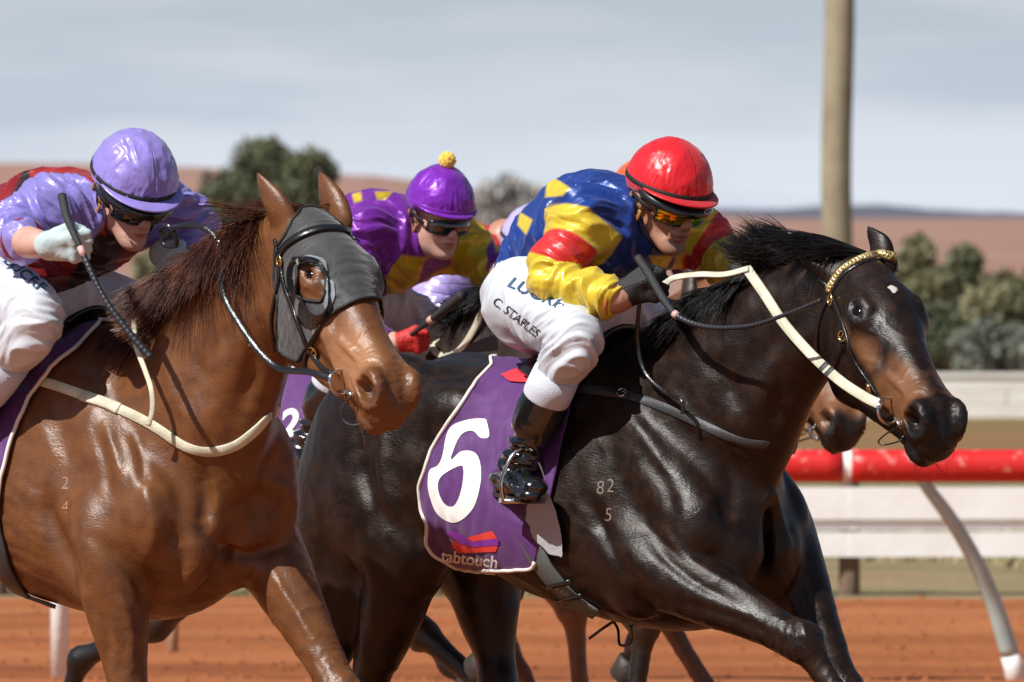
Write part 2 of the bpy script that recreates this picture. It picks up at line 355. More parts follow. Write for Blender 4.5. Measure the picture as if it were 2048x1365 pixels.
# ------------------------------------------------------------------ geometry tools
def clip_mesh(V, F, s, extra=None):
    """keep the side s>0 of a quad/tri mesh, cutting faces where s changes sign. returns V, tris, extra"""
    if F.shape[1] == 4: F = np.concatenate([F[:, [0, 1, 2]], F[:, [0, 2, 3]]])
    p = s[F] > 0; c = p.sum(1); keep = F[c == 3]; cut = F[(c == 1) | (c == 2)]; pc = s[cut] > 0
    newv = []; newe = []; cache = {}; tris = []; base = len(V)
    def edge(i, j):
        k = (i, j) if i < j else (j, i)
        if k not in cache:
            t = s[i]/(s[i]-s[j]); cache[k] = base+len(newv); newv.append(V[i]+(V[j]-V[i])*t)
            if extra is not None: newe.append(extra[i]+(extra[j]-extra[i])*t)
        return cache[k]
    for t, q in zip(cut.tolist(), pc.tolist()):
        if sum(q) == 1: r = q.index(True)
        else: r = q.index(False)
        a, b, d = t[r], t[(r+1) % 3], t[(r+2) % 3]; ab = edge(a, b); ad = edge(a, d)
        if sum(q) == 1: tris.append((a, ab, ad))
        else: tris += [(ab, b, d), (ab, d, ad)]
    VV = np.vstack([V, np.array(newv).reshape(-1, 3)]) if newv else V
    EE = (np.vstack([extra, np.array(newe).reshape(-1, extra.shape[1])]) if newv else extra) if extra is not None else None
    T = np.vstack([keep, np.array(tris, int).reshape(-1, 3)]) if tris else keep
    used = np.unique(T); mp = np.full(len(VV), -1); mp[used] = np.arange(len(used))
    return VV[used], mp[T], (EE[used] if EE is not None else None)
def boundary_loops(T):
    e = {}
    for t in T.tolist():
        for k in range(len(t)): a, b = t[k], t[(k+1) % len(t)]; e[(a, b)] = 1
    nxt = {}
    for (a, b) in e:
        if (b, a) not in e: nxt[a] = b
    loops = []
    while nxt:
        a0, b = nxt.popitem(); lp = [a0]
        while b != a0 and b in nxt: lp.append(b); b = nxt.pop(b)
        loops.append(lp)
    return loops
def poly_sd(px, py, poly):                                 # signed distance, positive inside
    P = np.array(poly, float); x = np.asarray(px); y = np.asarray(py); d = np.full(x.shape, 1e9); ins = np.zeros(x.shape, bool)
    for i in range(len(P)):
        a, b = P[i], P[(i+1) % len(P)]; e = b-a; wx, wy = x-a[0], y-a[1]; t = np.clip((wx*e[0]+wy*e[1])/(e@e+1e-12), 0, 1)
        d = np.minimum(d, np.hypot(wx-t*e[0], wy-t*e[1]))
        c = (a[1] > y) != (b[1] > y); ins ^= c & (x < (b[0]-a[0])*(y-a[1])/(b[1]-a[1]+1e-12)+a[0])
    return np.where(ins, d, -d)
def shell(name, V, T, th, material, parent, attrs=None):   # give a cut surface thickness: a second layer below and a rim
    N = normals(V, np.c_[T, T[:, 2]]); n = len(V); B = V-N*th; rim = []
    for lp in boundary_loops(T):
        for i in range(len(lp)): a, b = lp[i], lp[(i+1) % len(lp)]; rim += [(b, a, n+a), (b, n+a, n+b)]
    TT = np.vstack([T, T[:, ::-1]+n]+([np.array(rim)] if rim else []))
    at2 = {k: np.r_[v, v] for k, v in (attrs or {}).items()}
    return mesh_np(name, np.vstack([V, B]), TT, material, parent, True, at2)
def edge_piping(V, T, r, name, material, parent, minlen=30, off=0.001, keep=None):
    mb = MB(); N = normals(V, np.c_[T, T[:, 2]])
    for lp in boundary_loops(T):
        if len(lp) < minlen: continue
        pts = V[lp]+N[lp]*off; L = np.r_[pts, pts[:1]]
        for _ in range(6): L[1:-1] = (L[:-2]+L[1:-1]*2+L[2:])/4
        L = L[::3]
        if keep is not None:
            m = keep(L); run = []
            for q, ok in zip(L, m):
                if ok: run.append(q)
                else:
                    if len(run) > 4: mb.tube(run, r, 6)
                    run = []
            if len(run) > 4: mb.tube(run, r, 6)
        else: mb.tube(list(L)+[L[0]], r, 6)
    return mb.build(name, material, parent)

class HeadFrame:
    def __init__(s, o, ex, hint, sc=1.0):
        s.o = Vector(o); s.ex = Vector(ex).normalized(); h = Vector(hint); s.ez = (h-s.ex*h.dot(s.ex)).normalized(); s.ey = s.ez.cross(s.ex); s.sc = sc
        s.R = np.array([list(s.ex), list(s.ey), list(s.ez)]).T
    def __call__(s, x, y, z): return s.o+(s.ex*x+s.ey*y+s.ez*z)*s.sc
    def inv(s, V): return ((np.asarray(V)-np.array(s.o))@s.R)/s.sc

EYE = (.222, .0700, -.004)
def head_prims(F, H, ears, sc=1.0, eye=True, er=1.0):
    R = H.R
    def e(x, y, z, r, k=.03, op='add', both=True, RR=None):
        for q in ((-1, 1) if both and y else (1,)): F.ell(H(x, y*q, z), [v*sc for v in r], R, k*sc, op)
    def c(p, r0, q_, r1, k=.02, op='add'):
        for q in ((-1, 1) if (p[1] or q_[1]) else (1,)): F.cone(H(p[0], p[1]*q, p[2]), r0*sc, H(q_[0], q_[1]*q, q_[2]), r1*sc, k*sc, None, op)
    e(.09, 0, -.055, (.13, .082, .092), .05); e(.20, 0, -.035, (.14, .090, .080), .04)
    c((.19, 0, -.02), .066, (.50, 0, -.030), .044, .04)
    c((.20, 0, -.10), .085, (.50, 0, -.080), .056, .04)
    e(.180, .046, -.155, (.130, .042, .115), .03)
    c((.22, .037, -.225), .034, (.50, .020, -.135), .026, .03)
    c((.25, .070, -.062), .020, (.41, .052, -.066), .012, .03)
    e(.215, .070, -.010, (.052, .034, .040), .025)
    e(.545, 0, -.060, (.074, .060, .068), .035); e(.608, 0, -.085, (.036, .048, .048), .03)
    e(.560, 0, -.146, (.046, .038, .030), .03)
    e(.575, .048, -.037, (.054, .028, .050), .018)
    c((.640, .020, -.136), .005, (.52, .058, -.122), .004, .008, 'sub')
    e(.584, .070, -.036, (.041, .030, .030), .010, 'sub'); e(.566, .062, -.056, (.030, .03, .013), .01, 'sub')
    c((.30, .078, -.175), .003, (.20, .090, -.08), .002, .012, 'sub')
    c((.40, .062, -.040), .005, (.53, .050, -.015), .006, .015)
    c((.44, .060, -.10), .006, (.36, .070, -.07), .005, .02)
    if eye:
        for q in (-1, 1):
            n_ = np.array([.0, .80*q, .60]); u_ = np.array([0, -.60*q, .80]); x_ = np.array([1., 0, 0]); E0 = np.array(EYE)*[1, q, 1]
            F.ell(H(*(E0+n_*.027)), [v*sc for v in (.026, .019, .019)], R, .008*sc, 'sub')
            for b0, r_ in ((.62, .0068), (-.66, .0050)):
                pp = []
                for a_ in np.linspace(-1.05, 1.05, 7): b_ = b0*math.cos(a_*1.35); dd = n_*math.cos(a_)*math.cos(b_)+x_*math.sin(a_)+u_*math.sin(b_)*math.cos(a_); pp.append((*H(*(E0+dd/np.linalg.norm(dd)*.0262)), r_*sc))
                F.chain(pp, .007*sc, 2, kj=.003)
            F.cone(H(*(E0+n_*.020+u_*.024-x_*.022)), .0055*sc, H(*(E0+n_*.018+u_*.028+x_*.016)), .006*sc, .012*sc)
            F.cone(H(*(E0+n_*.020-u_*.026-x_*.012)), .003*sc, H(*(E0+n_*.018-u_*.026+x_*.022)), .003*sc, .008*sc)
    for base, mid, tip, openv in ears:                     # ear: a tapering cup, its hollow facing openv
        base, mid, tip, ov = Vector(base), Vector(mid), Vector(tip), Vector(openv).normalized(); side = (tip-base).cross(ov).normalized()
        F.chain([(*base, .030*sc), (*(base.lerp(mid, .5)), .036*sc*er), (*mid, .031*sc*er), (*(mid.lerp(tip, .5)), .019*sc*er), (*tip, .003)], .03, 5, (list(ov), .50), kj=.010)
        b2, m2, t2 = base+ov*.026*sc, mid+ov*.020*sc, mid.lerp(tip, .78)+ov*.010*sc
        F.chain([(*(b2.lerp(m2, .35)), .012*sc), (*m2, .022*sc), (*t2, .006*sc)], .006, 4, (list(side), .72), 'sub')
    return F

def leg_fore(F, pts, w):                                   # elbow, knee, fetlock, hoof tip
    e, k, f, h = [Vector(p) for p in pts]; up = (e-k).normalized()
    F.chain([(*(e+up*.10), .085), (*e, .092), (*e.lerp(k, .35), .073), (*e.lerp(k, .75), .046), (*k, .046)], .06, 4, kj=.02)
    fw = Vector((up.z, 0, -up.x))                          # front of the limb
    F.cone(e.lerp(k, .12)+fw*.025, .045, e.lerp(k, .75)+fw*.014, .024, .035)
    F.cone(e.lerp(k, .12)-fw*.035, .042, e.lerp(k, .7)-fw*.014, .02, .03)
    F.ell(k+fw*.008, (.05, .046, .052), None, .02)
    F.chain([(*k, .042), (*k.lerp(f, .3), .028), (*k.lerp(f, .75), .027), (*f, .035)], .02, 4, kj=.01)
    d = (f-k).normalized(); b = Vector((d.z, 0, -d.x))
    if b.x > 0: b = -b
    F.cone(k.lerp(f, .1)+b*.022, .018, f+b*.016, .018, .008)
    F.ell(f, (.038, .034, .040), None, .015); F.ell(f+b*.026, (.02, .02, .024), None, .015)
    F.cone(f, .030, f.lerp(h, .6), .028, .02)
def leg_hind(F, pts, w):                                   # hip, stifle, hock, fetlock, hoof
    hp, s, k, f, h = [Vector(p) for p in pts]
    F.chain([(*hp, .15), (*hp.lerp(s, .5), .16), (*s, .105)], .09, 4, ((0, 1, 0), .75), kj=.04)
    F.ell(s, (.075, .06, .085), None, .04)
    d = (k-s).normalized(); b = Vector((d.z, 0, -d.x))
    if b.x > 0: b = -b
    F.chain([(*s, .10), (*s.lerp(k, .35), .082), (*s.lerp(k, .75), .044), (*k, .046)], .06, 4, kj=.02)
    F.cone(s.lerp(k, .1)+b*.07, .06, k+b*.045-d*.06, .012, .03); F.ell(k+b*.035-d*.015, (.028, .026, .035), None, .03)
    F.chain([(*k, .043), (*k.lerp(f, .3), .030), (*k.lerp(f, .8), .029), (*f, .038)], .02, 4, kj=.01)
    F.cone(k.lerp(f, .1)+(b*.022), .018, f+b*.016, .018, .008); F.ell(f, (.039, .035, .042), None, .015)
    F.cone(f, .031, f.lerp(h, .6), .029, .02)
def hoof(fet, tip, parent):
    fet, tip = Vector(fet), Vector(tip); p = fet.lerp(tip, .52); d = (tip-fet).normalized(); mb = MB(); side = Vector((0, 1, 0)); fw = side.cross(d).normalized(); vs = []
    if fw.x < 0: fw = -fw
    N = 14
    for j, (t, rx, ry) in enumerate(((0, .032, .030), (.06, .042, .037), (.62, .056, .050), (.66, .052, .046))):
        for k in range(N):
            a = 2*math.pi*k/N; vs.append(p+d*t*.115+fw*(math.cos(a)*rx+t*.02)+side*math.sin(a)*ry)
    fs = [(j*N+k, j*N+(k+1) % N, (j+1)*N+(k+1) % N, (j+1)*N+k) for j in range(3) for k in range(N)]+[tuple(range(N)), tuple(3*N+k for k in range(N))[::-1]]
    mb.add(vs, fs); return mb.build('hoof', M['hoof'], parent)

ROWS = [(-1.10, -.26, -.36, .03), (-1.06, -.17, -.48, .12), (-.93, -.075, -.56, .21), (-.74, -.03, -.58, .26), (-.50, -.035, -.58, .27), (-.24, -.055, -.66, .285), (-.02, 0, -.71, .265),
        (.15, -.045, -.725, .235), (.28, -.13, -.70, .205), (.38, -.25, -.63, .16), (.45, -.37, -.53, .05)]
def horse_field(P, fine=True, s=(.009, .005)):
    wa, wz = P['withers']; g, f = s
    pa, pz = P['head'].o.x, P['head'].o.z
    if fine: F = Field([(-1.25+wa*0-.1, pa-.35, g), (pa-.35, pa+.62, f)], [(-.46, -.20, g), (-.20, .20, f), (.20, .46, g)], [(.05, pz-.72, g), (pz-.72, pz+.24, f)])
    else: F = Field([(-1.35, pa+.6, g)], [(-.46, .46, g)], [(.05, pz+.24, g)])
    F.loft([(a+wa, zt+wz, zb+wz, hw) for a, zt, zb, hw in ROWS], 0)
    q = lambda a, w, z: (wa+a, w, wz+z)
    F.ell(q(.02, 0, -.07), (.22, .055, .075), None, .08)
    for sg in (-1, 1):
        F.chain([(*q(-.04, sg*.135, -.12), .085), (*q(.14, sg*.155, -.28), .10), (*q(.30, sg*.165, -.43), .10)], .05, 4, ((0, 1, 0), .62), kj=.03)
        F.ell(q(.33, sg*.165, -.46), (.085, .065, .10), None, .05)
        F.cone(q(-.02, sg*.185, -.33), .10, q(.16, sg*.19, -.60), .085, .04, ((0, 1, 0), .6))
        F.cone(q(.10, sg*.20, -.36), .05, q(.24, sg*.20, -.56), .06, .03, ((0, 1, 0), .6))
        F.cone(q(.10, sg*.262, -.26), .012, q(.24, sg*.265, -.46), .012, .035, None, 'sub')
        F.ell(q(.375, sg*.085, -.52), (.085, .080, .12), None, .04)
        F.ell(q(-.76, sg*.15, -.27), (.26, .125, .26), None, .06); F.ell(q(-.93, sg*.12, -.34), (.14, .10, .23), None, .06)
        F.ell(q(-.52, sg*.20, -.16), (.12, .06, .07), None, .05)
        F.cone(q(-.62, sg*.30, -.10), .012, q(-.80, sg*.31, -.50), .014, .05, None, 'sub')
    F.cone(q(.42, 0, -.40), .018, q(.40, 0, -.66), .03, .05, None, 'sub')
    F.chain([tuple(x) for x in P['neck']], .10, 5, ((0, 1, 0), .53), kj=.05)
    for sg in (-1, 1):                                     # neck muscles
        nk = P['neck']
        F.chain([(p[0], p[1]+sg*p[3]*.30, p[2]+p[3]*.12, p[3]*.62) for p in nk], .06, 4, ((0, 1, 0), .50), kj=.03)
        F.chain([(p[0]+p[3]*.42, p[1]+sg*p[3]*.26, p[2]-p[3]*.42, p[3]*.30) for p in nk[1:]], .05, 4, kj=.03)
    for c_, r_, k_ in P.get('extra', []): F.ell(c_, r_, None, k_)
    head_prims(F, P['head'], P['ears'], P['head'].sc, fine, P.get('ear_r', 1.0))
    for k in ('fore_near', 'fore_far'): leg_fore(F, P[k], 0)
    for k in ('hind_near', 'hind_far'): leg_hind(F, P[k], 0)
    return F
def build_horse(name, P, coat, label, fine=True, group=None, frame=None):
    F = horse_field(P, fine, (.009, .0048) if fine else (.014, .014)); V, Q = F.mesh(2 if fine else 1)
    N = normals(V, Q); H = P['head']; h = H.inv(V); wa, wz = P['withers']; inhead = sm(h[:, 0], -.15, .05)
    # skin wrinkles and muscle relief
    r = V-np.array([wa, 0, wz]); mus = sm(r[:, 2], -1.15, -.8)*(1-inhead); d = .0055*fbm(V*[7, 7, 5], 3)*(1-inhead)+mus*.0036*(.45-np.minimum(np.abs(perlin(np.c_[V[:, 0]*9+V[:, 2]*3, V[:, 1]*5, V[:, 2]*5-V[:, 0]*2]))*4, 1.1))
    fold = sm(r[:, 0], -.34, -.14)*(1-sm(r[:, 0], .0, .12))*sm(-r[:, 2], .34, .46)*(1-sm(-r[:, 2], .66, .74))
    d += fold*.0045*np.abs(perlin(np.c_[V[:, 0]*7, V[:, 1]*6, V[:, 2]*34+V[:, 0]*14]))*2
    ribs = sm(r[:, 0], -.62, -.45)*(1-sm(r[:, 0], -.30, -.18))*sm(-r[:, 2], .2, .3)*(1-sm(-r[:, 2], .52, .6)); d += ribs*.002*np.sin((r[:, 0]*1.0-r[:, 2]*.35)*120)
    chest = sm(r[:, 0], .18, .34)*(1-inhead)*sm(-r[:, 2], .18, .30); d += chest*.0035*fbm(V*[16, 20, 10], 3)
    vein = np.exp(-(perlin(V*[6, 6, 6]+3.1)/.035)**2)*.0024*sm(-r[:, 2], .25, .45)*(1-inhead)
    d += vein*sm(fbm(V*3+9, 2), -.1, .2)
    d += inhead*(.0012*fbm(h*[26, 20, 40], 2)+np.exp(-(perlin(h*[9, 9, 13]+5)/.04)**2)*.0014*sm(h[:, 0], .2, .3))
    mz = inhead*sm(h[:, 0], .44, .54); d += mz*.0016*(.5-np.minimum(np.abs(perlin(h*[60, 34, 44]))*4, 1.3))
    if P.get('sculpt') and frame:
        X_, Y_ = frame.pxs(V); E_ = np.array(frame.eye)-V; E_ /= np.linalg.norm(E_, axis=1)[:, None]; face = sm((N*E_).sum(1), -.1, .35)
        for line, dep, wid in P['sculpt']:
            q = spline([(*p, 0) for p in line], 6)[:, :2]; dm = np.full(len(V), 1e9); tt = np.zeros(len(V))
            for i in range(len(q)-1):
                a_, b_ = q[i], q[i+1]; e_ = b_-a_; t_ = np.clip(((X_-a_[0])*e_[0]+(Y_-a_[1])*e_[1])/(e_@e_+1e-9), 0, 1); dd_ = np.hypot(X_-a_[0]-t_*e_[0], Y_-a_[1]-t_*e_[1]); m_ = dd_ < dm; dm = np.where(m_, dd_, dm); tt = np.where(m_, (i+t_)/(len(q)-1), tt)
            d += dep*np.exp(-(dm/wid)**2)*face*np.minimum(1, .25+3*np.minimum(tt, 1-tt))
    V = V+N*d[:, None]
    tan = np.zeros(len(V)); black = np.zeros(len(V)); star = np.zeros(len(V))
    side = np.abs(h[:, 1]); nearh = 1-sm(np.hypot(h[:, 1], h[:, 2]+.06), .19, .26)
    tan = np.maximum(tan, inhead*sm(h[:, 0], .27, .46)*(1-sm(h[:, 0], .52, .575))*(1-sm(np.abs(h[:, 2]+.05), .045, .085))*.95)
    tan = np.maximum(tan, np.exp(-((h[:, 0]-.31)**2/.008+(h[:, 2]+.05)**2/.0025))*.85); tan = np.maximum(tan, np.exp(-((h[:, 0]-.215)**2/.0024+(h[:, 2]+.045)**2/.0006))*.6)
    black = np.maximum(black, sm(h[:, 0]+.03*perlin(h*[14, 14, 14]), .545, .625)); black = np.maximum(black, np.exp(-((h[:, 0]-.583)**2/.0022+(h[:, 2]+.040)**2/.0016))); black = np.maximum(black, sm(h[:, 0], .42, .54)*sm(-h[:, 2], .10, .125))
    black = np.maximum(black, np.exp(-((h[:, 0]-.222)**2/.0016+(h[:, 2]-.008)**2/.0008+(side-.088)**2/.0010))*.9)
    if P.get('nostril_only'): black = np.exp(-((h[:, 0]-.583)**2/.0012+(h[:, 2]+.040)**2/.0010))*1.0+.5*sm(h[:, 0], .60, .66)
    for e in P['ears']:
        t = np.linalg.norm(V-np.array(e[2]), axis=1); black = np.maximum(black, .6*(1-sm(t, .0, .05)))
    leg = sm(-r[:, 2], .80, 1.0)*(1.0 if P.get('blacklegs', True) else 0)
    star = np.exp(-((h[:, 0]-.198)**2/.00042+(h[:, 1]-.002)**2/.00020))*sm(h[:, 2], 0, .03)*P.get('star', 0)*(1+.9*perlin(h*[60, 90, 60]))
    earz = h[:, 0] < .12; black = black*np.where(earz, 1, nearh); black = np.maximum(black*(r[:, 2] > -.55), leg); tan *= nearh; star *= nearh
    root = empty(name, frame.o if frame else (0, 0, 0), -frame.th if frame else 0, label, 'horse', group)
    body = mesh_np('body', V, Q, coat, root, True, dict(tan=tan, black=black, star=star))
    for k in ('fore_near', 'fore_far', 'hind_near', 'hind_far'): hoof(P[k][-2], P[k][-1], root)
    tree = bvh(V, Q)
    if fine or P.get('eyes'):
        for sg in (-1, 1):
            c = H(EYE[0], sg*EYE[1], EYE[2]); bm = bmesh.new(); bmesh.ops.create_uvsphere(bm, u_segments=20, v_segments=12, radius=.0240*H.sc)
            me = bpy.data.meshes.new('eye'); bm.to_mesh(me); bm.free(); me.materials.append(M['eye']); me.polygons.foreach_set('use_smooth', [True]*len(me.polygons))
            o = link(bpy.data.objects.new('eye', me), root); o.location = c
    return dict(root=root, V=V, Q=Q, N=normals(V, Q), tree=tree, P=P, F=frame, body=body, H=H)
def strands(name, roots, dirs, lens, material, parent, r0=.0016, seg=6, grav=.35, curl=.25, seed=1, flat=None):
    rg = np.random.default_rng(seed); n = len(roots); P = np.array(roots, float); D = np.array(dirs, float); L = np.array(lens, float)
    D /= np.linalg.norm(D, axis=1)[:, None]; pts = [P.copy()]; ph = rg.uniform(0, 9, (n, 3)); cur = P.copy(); nc = max(8, n//28); ci = rg.integers(0, n, nc); near = ((P[:, None, :]-P[ci][None])**2).sum(2).argmin(1); cd_ = D[ci][near]; ph = ph*.05+rg.uniform(0, 9, (nc, 3))[near]; L = L*(.75+.5*rg.uniform(0, 1, nc)[near]); D = D*.35+cd_*.65; D /= np.linalg.norm(D, axis=1)[:, None]; d = D.copy(); CP = P[ci][near]
    for k in range(seg):
        t = (k+1)/seg; w = np.stack([perlin(np.c_[P[:, 0]*5+t*2.0+q*7, P[:, 1]*5+ph[:, 0]*.05, P[:, 2]*5]) for q in range(3)], 1)*curl*1.6+np.sin(ph+t*4)*curl*.22
        d = d+w*(1/seg)*2+np.array([0, 0, -grav/seg]); d /= np.linalg.norm(d, axis=1)[:, None]; cur = cur+d*(L/seg)[:, None]; cur = cur+(CP-P)*(.85/seg)*(t > .2); pts.append(cur.copy())
    Pt = np.stack(pts, 1); T = np.gradient(Pt, axis=1); T /= np.linalg.norm(T, axis=2)[:, :, None]+1e-9
    U = np.cross(T, [0.2, 1, .1]); U /= np.linalg.norm(U, axis=2)[:, :, None]+1e-9; B = np.cross(T, U); s = seg+1
    rad = (r0*(1-np.linspace(0, 1, s)**1.6*.85))[None, :]*rg.uniform(.6, 1.5, (n, 1)); V = []
    for k in range(3):
        a = 2*math.pi*k/3; V.append(Pt+(U*math.cos(a)+B*math.sin(a))*rad[:, :, None])
    V = np.stack(V, 2).reshape(-1, 3); i = np.arange(n)[:, None, None]*s*3; j = np.arange(seg)[None, :, None]*3; k = np.arange(3)[None, None, :]; k1 = (k+1) % 3
    Q = np.stack([i+j+k, i+j+k1, i+j+3+k1, i+j+3+k], -1).reshape(-1, 4)
    return mesh_np(name, V, Q, material, parent)
# ------------------------------------------------------------------ the horses
def head_from_px(fr, poll_px, w, muzz_px, length=.60, roll=0.0, sc=1.0):
    o = fr.L(*poll_px, w); ow = fr.M @ o; Y = ow.y
    for _ in range(4):
        m = at(muzz_px[0], muzz_px[1], Y); dx, dz = m.x-ow.x, m.z-ow.z; Y = ow.y-math.sqrt(max(1e-4, (length*sc)**2-dx*dx-dz*dz))
    ex = (fr.Mi @ m)-o; h = Vector((ex.x, ex.y, 0)).normalized(); hint = h+Vector((0, 0, 1)); side = Vector((0, 0, 1)).cross(h)
    return HeadFrame(o, ex, hint+side*roll, sc)
FB = Frame(1100, 22.0, 43)
HB = head_from_px(FB, (1716, 512), 0.0, (1883, 818), .58, 0.0, 1.06)
PB = dict(ear_r=.80, withers=(.324, 1.795), head=HB, star=1,
    sculpt=[([(1175, 1000), (1200, 1050), (1235, 1125), (1284, 1190), (1330, 1215)], -.016, 16), ([(1255, 830), (1298, 885), (1330, 950)], .008, 16), ([(1318, 1050), (1345, 1085), (1395, 1130), (1480, 1178), (1560, 1215)], .008, 11), ([(1300, 1085), (1340, 1125), (1400, 1170), (1490, 1215)], -.008, 10),
        ([(1345, 1200), (1420, 1222), (1500, 1250), (1570, 1290)], -.007, 9), ([(1430, 850), (1458, 920), (1462, 1000), (1440, 1060)], -.012, 22), ([(1290, 900), (1330, 970), (1350, 1040)], -.007, 15), ([(790, 820), (765, 880), (762, 950), (790, 1020), (830, 1060)], .012, 14), ([(735, 860), (725, 940), (750, 1020)], -.010, 22),
        ([(840, 960), (830, 1040), (845, 1110)], -.012, 18), ([(1340, 780), (1390, 850), (1440, 880)], .006, 14), ([(1400, 700), (1460, 770), (1500, 860)], -.006, 20), ([(1560, 700), (1560, 780), (1540, 850)], -.008, 18), ([(700, 1120), (720, 1200), (700, 1290)], -.009, 18), ([(1545, 1120), (1580, 1200), (1620, 1290)], .006, 9), ([(1585, 1110), (1620, 1200), (1650, 1290)], -.006, 9)],
    neck=[(*FB.L(1385, 885, 0), .255), (*FB.L(1450, 795, 0), .225), (*FB.L(1524, 703, 0), .178), (*FB.L(1602, 637, 0), .142), (*FB.L(1668, 588, 0), .112)],
    ears=[(FB.L(1672, 545, -.06), FB.L(1618, 505, -.085), FB.L(1574, 463, -.09), (.3, -.85, .5)),
          (FB.L(1768, 535, .055), FB.L(1762, 490, .06), FB.L(1736, 455, .06), (-.2, .9, .1))],
    fore_near=[FB.L(1325, 1140, -.185), FB.L(1610, 1290, -.15), FB.L(1720, 1450, -.13), FB.L(1790, 1540, -.13)],
    fore_far=[FB.L(1555, 1070, .185), FB.L(1690, 1390, .17), FB.L(1730, 1600, .16), FB.L(1790, 1690, .16)],
    extra=[(FB.L(695, 1100, -.15), (.15, .09, .24), .08), (FB.L(672, 1230, -.16), (.07, .06, .16), .08), (FB.L(694, 1020, -.14), (.14, .09, .17), .08)],
    hind_near=[FB.L(740, 950, -.15), FB.L(815, 1110, -.18), FB.L(722, 1440, -.17), FB.L(650, 1660, -.17), FB.L(590, 1740, -.17)],
    hind_far=[FB.L(860, 950, .13), FB.L(960, 1120, .17), FB.L(1000, 1370, .15), FB.L(1080, 1590, .15), FB.L(1150, 1680, .15)])
horse_b = build_horse('horse', PB, M['coat_dark'], 'dark bay racehorse wearing saddlecloth number 6 with a small white star on its forehead', True, 'racehorses', FB)

FA = Frame(200, 21.3, 46)
HA = head_from_px(FA, (620, 430), -.02, (790, 756), .58, 0.0, 1.05)
PA = dict(nostril_only=True, withers=FA.L(222, 668, 0).xz[:], head=HA,
    sculpt=[([(85, 985), (95, 1030), (118, 1088), (160, 1168)], -.024, 17), ([(185, 1075), (234, 1112), (285, 1180), (282, 1250)], -.012, 12), ([(262, 940), (300, 1010), (305, 1080), (290, 1130)], .010, 16), ([(340, 1040), (365, 1110), (350, 1180)], -.014, 18), ([(415, 1062), (450, 1100), (500, 1112), (550, 1094), (600, 1084)], -.018, 13),
        ([(455, 1000), (500, 965), (560, 975), (590, 1020)], .012, 24), ([(212, 850), (232, 910), (245, 970)], .008, 10), ([(190, 860), (210, 930), (220, 990)], -.007, 11), ([(268, 860), (285, 930), (280, 990)], -.007, 12), ([(480, 1150), (500, 1220), (560, 1290)], -.008, 12), ([(540, 1140), (590, 1220), (640, 1300)], .007, 10),
        ([(400, 930), (412, 1000), (408, 1070)], -.016, 20), ([(190, 1190), (215, 1270), (215, 1350)], -.007, 10), ([(235, 1170), (262, 1260), (262, 1350)], .007, 9), ([(380, 700), (410, 760), (400, 830)], -.006, 18), ([(500, 660), (505, 740), (480, 820)], -.008, 18), ([(330, 720), (350, 800), (400, 860)], .006, 16), ([(120, 860), (140, 940), (150, 1000)], -.005, 18)],
    neck=[(*FA.L(355, 890, 0), .25), (*FA.L(405, 790, 0), .215), (*FA.L(460, 680, 0), .175), (*FA.L(520, 590, -.01), .145), (*FA.L(578, 520, -.02), .115)],
    ears=[(FA.L(582, 470, -.06), FA.L(552, 408, -.08), FA.L(513, 345, -.09), (-.1, .9, .1)), (FA.L(684, 445, .05), FA.L(662, 395, .055), FA.L(638, 343, .06), (-.1, .9, .1))],
    fore_near=[FA.L(222, 1120, -.185), FA.L(262, 1420, -.17), FA.L(250, 1650, -.16), FA.L(270, 1760, -.16)],
    fore_far=[FA.L(520, 1075, .185), FA.L(690, 1400, .17), FA.L(790, 1590, .16), FA.L(850, 1690, .16)],
    hind_near=[FA.L(-390, 950, -.15), FA.L(-290, 1120, -.18), FA.L(-330, 1420, -.17), FA.L(-400, 1640, -.17), FA.L(-450, 1730, -.17)],
    hind_far=[FA.L(-220, 950, .13), FA.L(-180, 1110, .17), FA.L(-150, 1330, .15), FA.L(-60, 1540, .15), FA.L(0, 1620, .15)],
    extra=[(FA.L(528, 985, .16), (.09, .085, .17), .06), (FA.L(520, 900, .12), (.06, .07, .09), .06)], blacklegs=False)
horse_a = build_horse('horse', PA, M['coat_chestnut'], 'chestnut racehorse in a grey blinker hood, its ridden neck crossed by a white breastplate', True, 'racehorses', FA)
# ------------------------------------------------------------------ riders
def satin(name, base, layers, rough=.34, metal=.25):
    m = attr_mat(name, base, layers, rough, ((11, .9, (1, 1, 1)), (420, .05, (1, 1, 1))), sheen=.15, metal=metal, spec=.45)
    return m
def seg_param(V, pts):
    """for a polyline of (x,y,z,r): signed distance to its skin and the parameter along it"""
    best = np.full(len(V), 9.); par = np.zeros(len(V)); P = np.array([list(p) for p in pts], float)
    for i in range(len(P)-1):
        a, b = P[i, :3], P[i+1, :3]; d = b-a; t = np.clip(((V-a)@d)/(d@d), 0, 1); q = np.linalg.norm(V-a-t[:, None]*d, axis=1)-(P[i, 3]+(P[i+1, 3]-P[i, 3])*t)
        m = q < best; best = np.where(m, q, best); par = np.where(m, i+t, par)
    return best, par
def folds(V, a, b, f=26, amp=.004, k=(5, 5), seed=0):      # creases running across the direction a->b, irregular
    d = np.array(b, float)-np.array(a, float); d /= np.linalg.norm(d); u = np.cross(d, [.3, .2, 1]); u /= np.linalg.norm(u); w = np.cross(d, u)
    p = np.stack([V@d*f, V@u*k[0], V@w*k[1]], 1)+seed; p[:, 0] += 1.6*perlin(V*7+seed)
    r = perlin(p); r2 = perlin(p*[1.9, 1.3, 1.3]+9); return amp*2.1*(.8-np.minimum(np.abs(r)*5.0, 1.6))+amp*.8*(.5-np.minimum(np.abs(r2)*5, 1.3))+amp*1.2*perlin(p*[.45, 1.4, 1.4]+4)
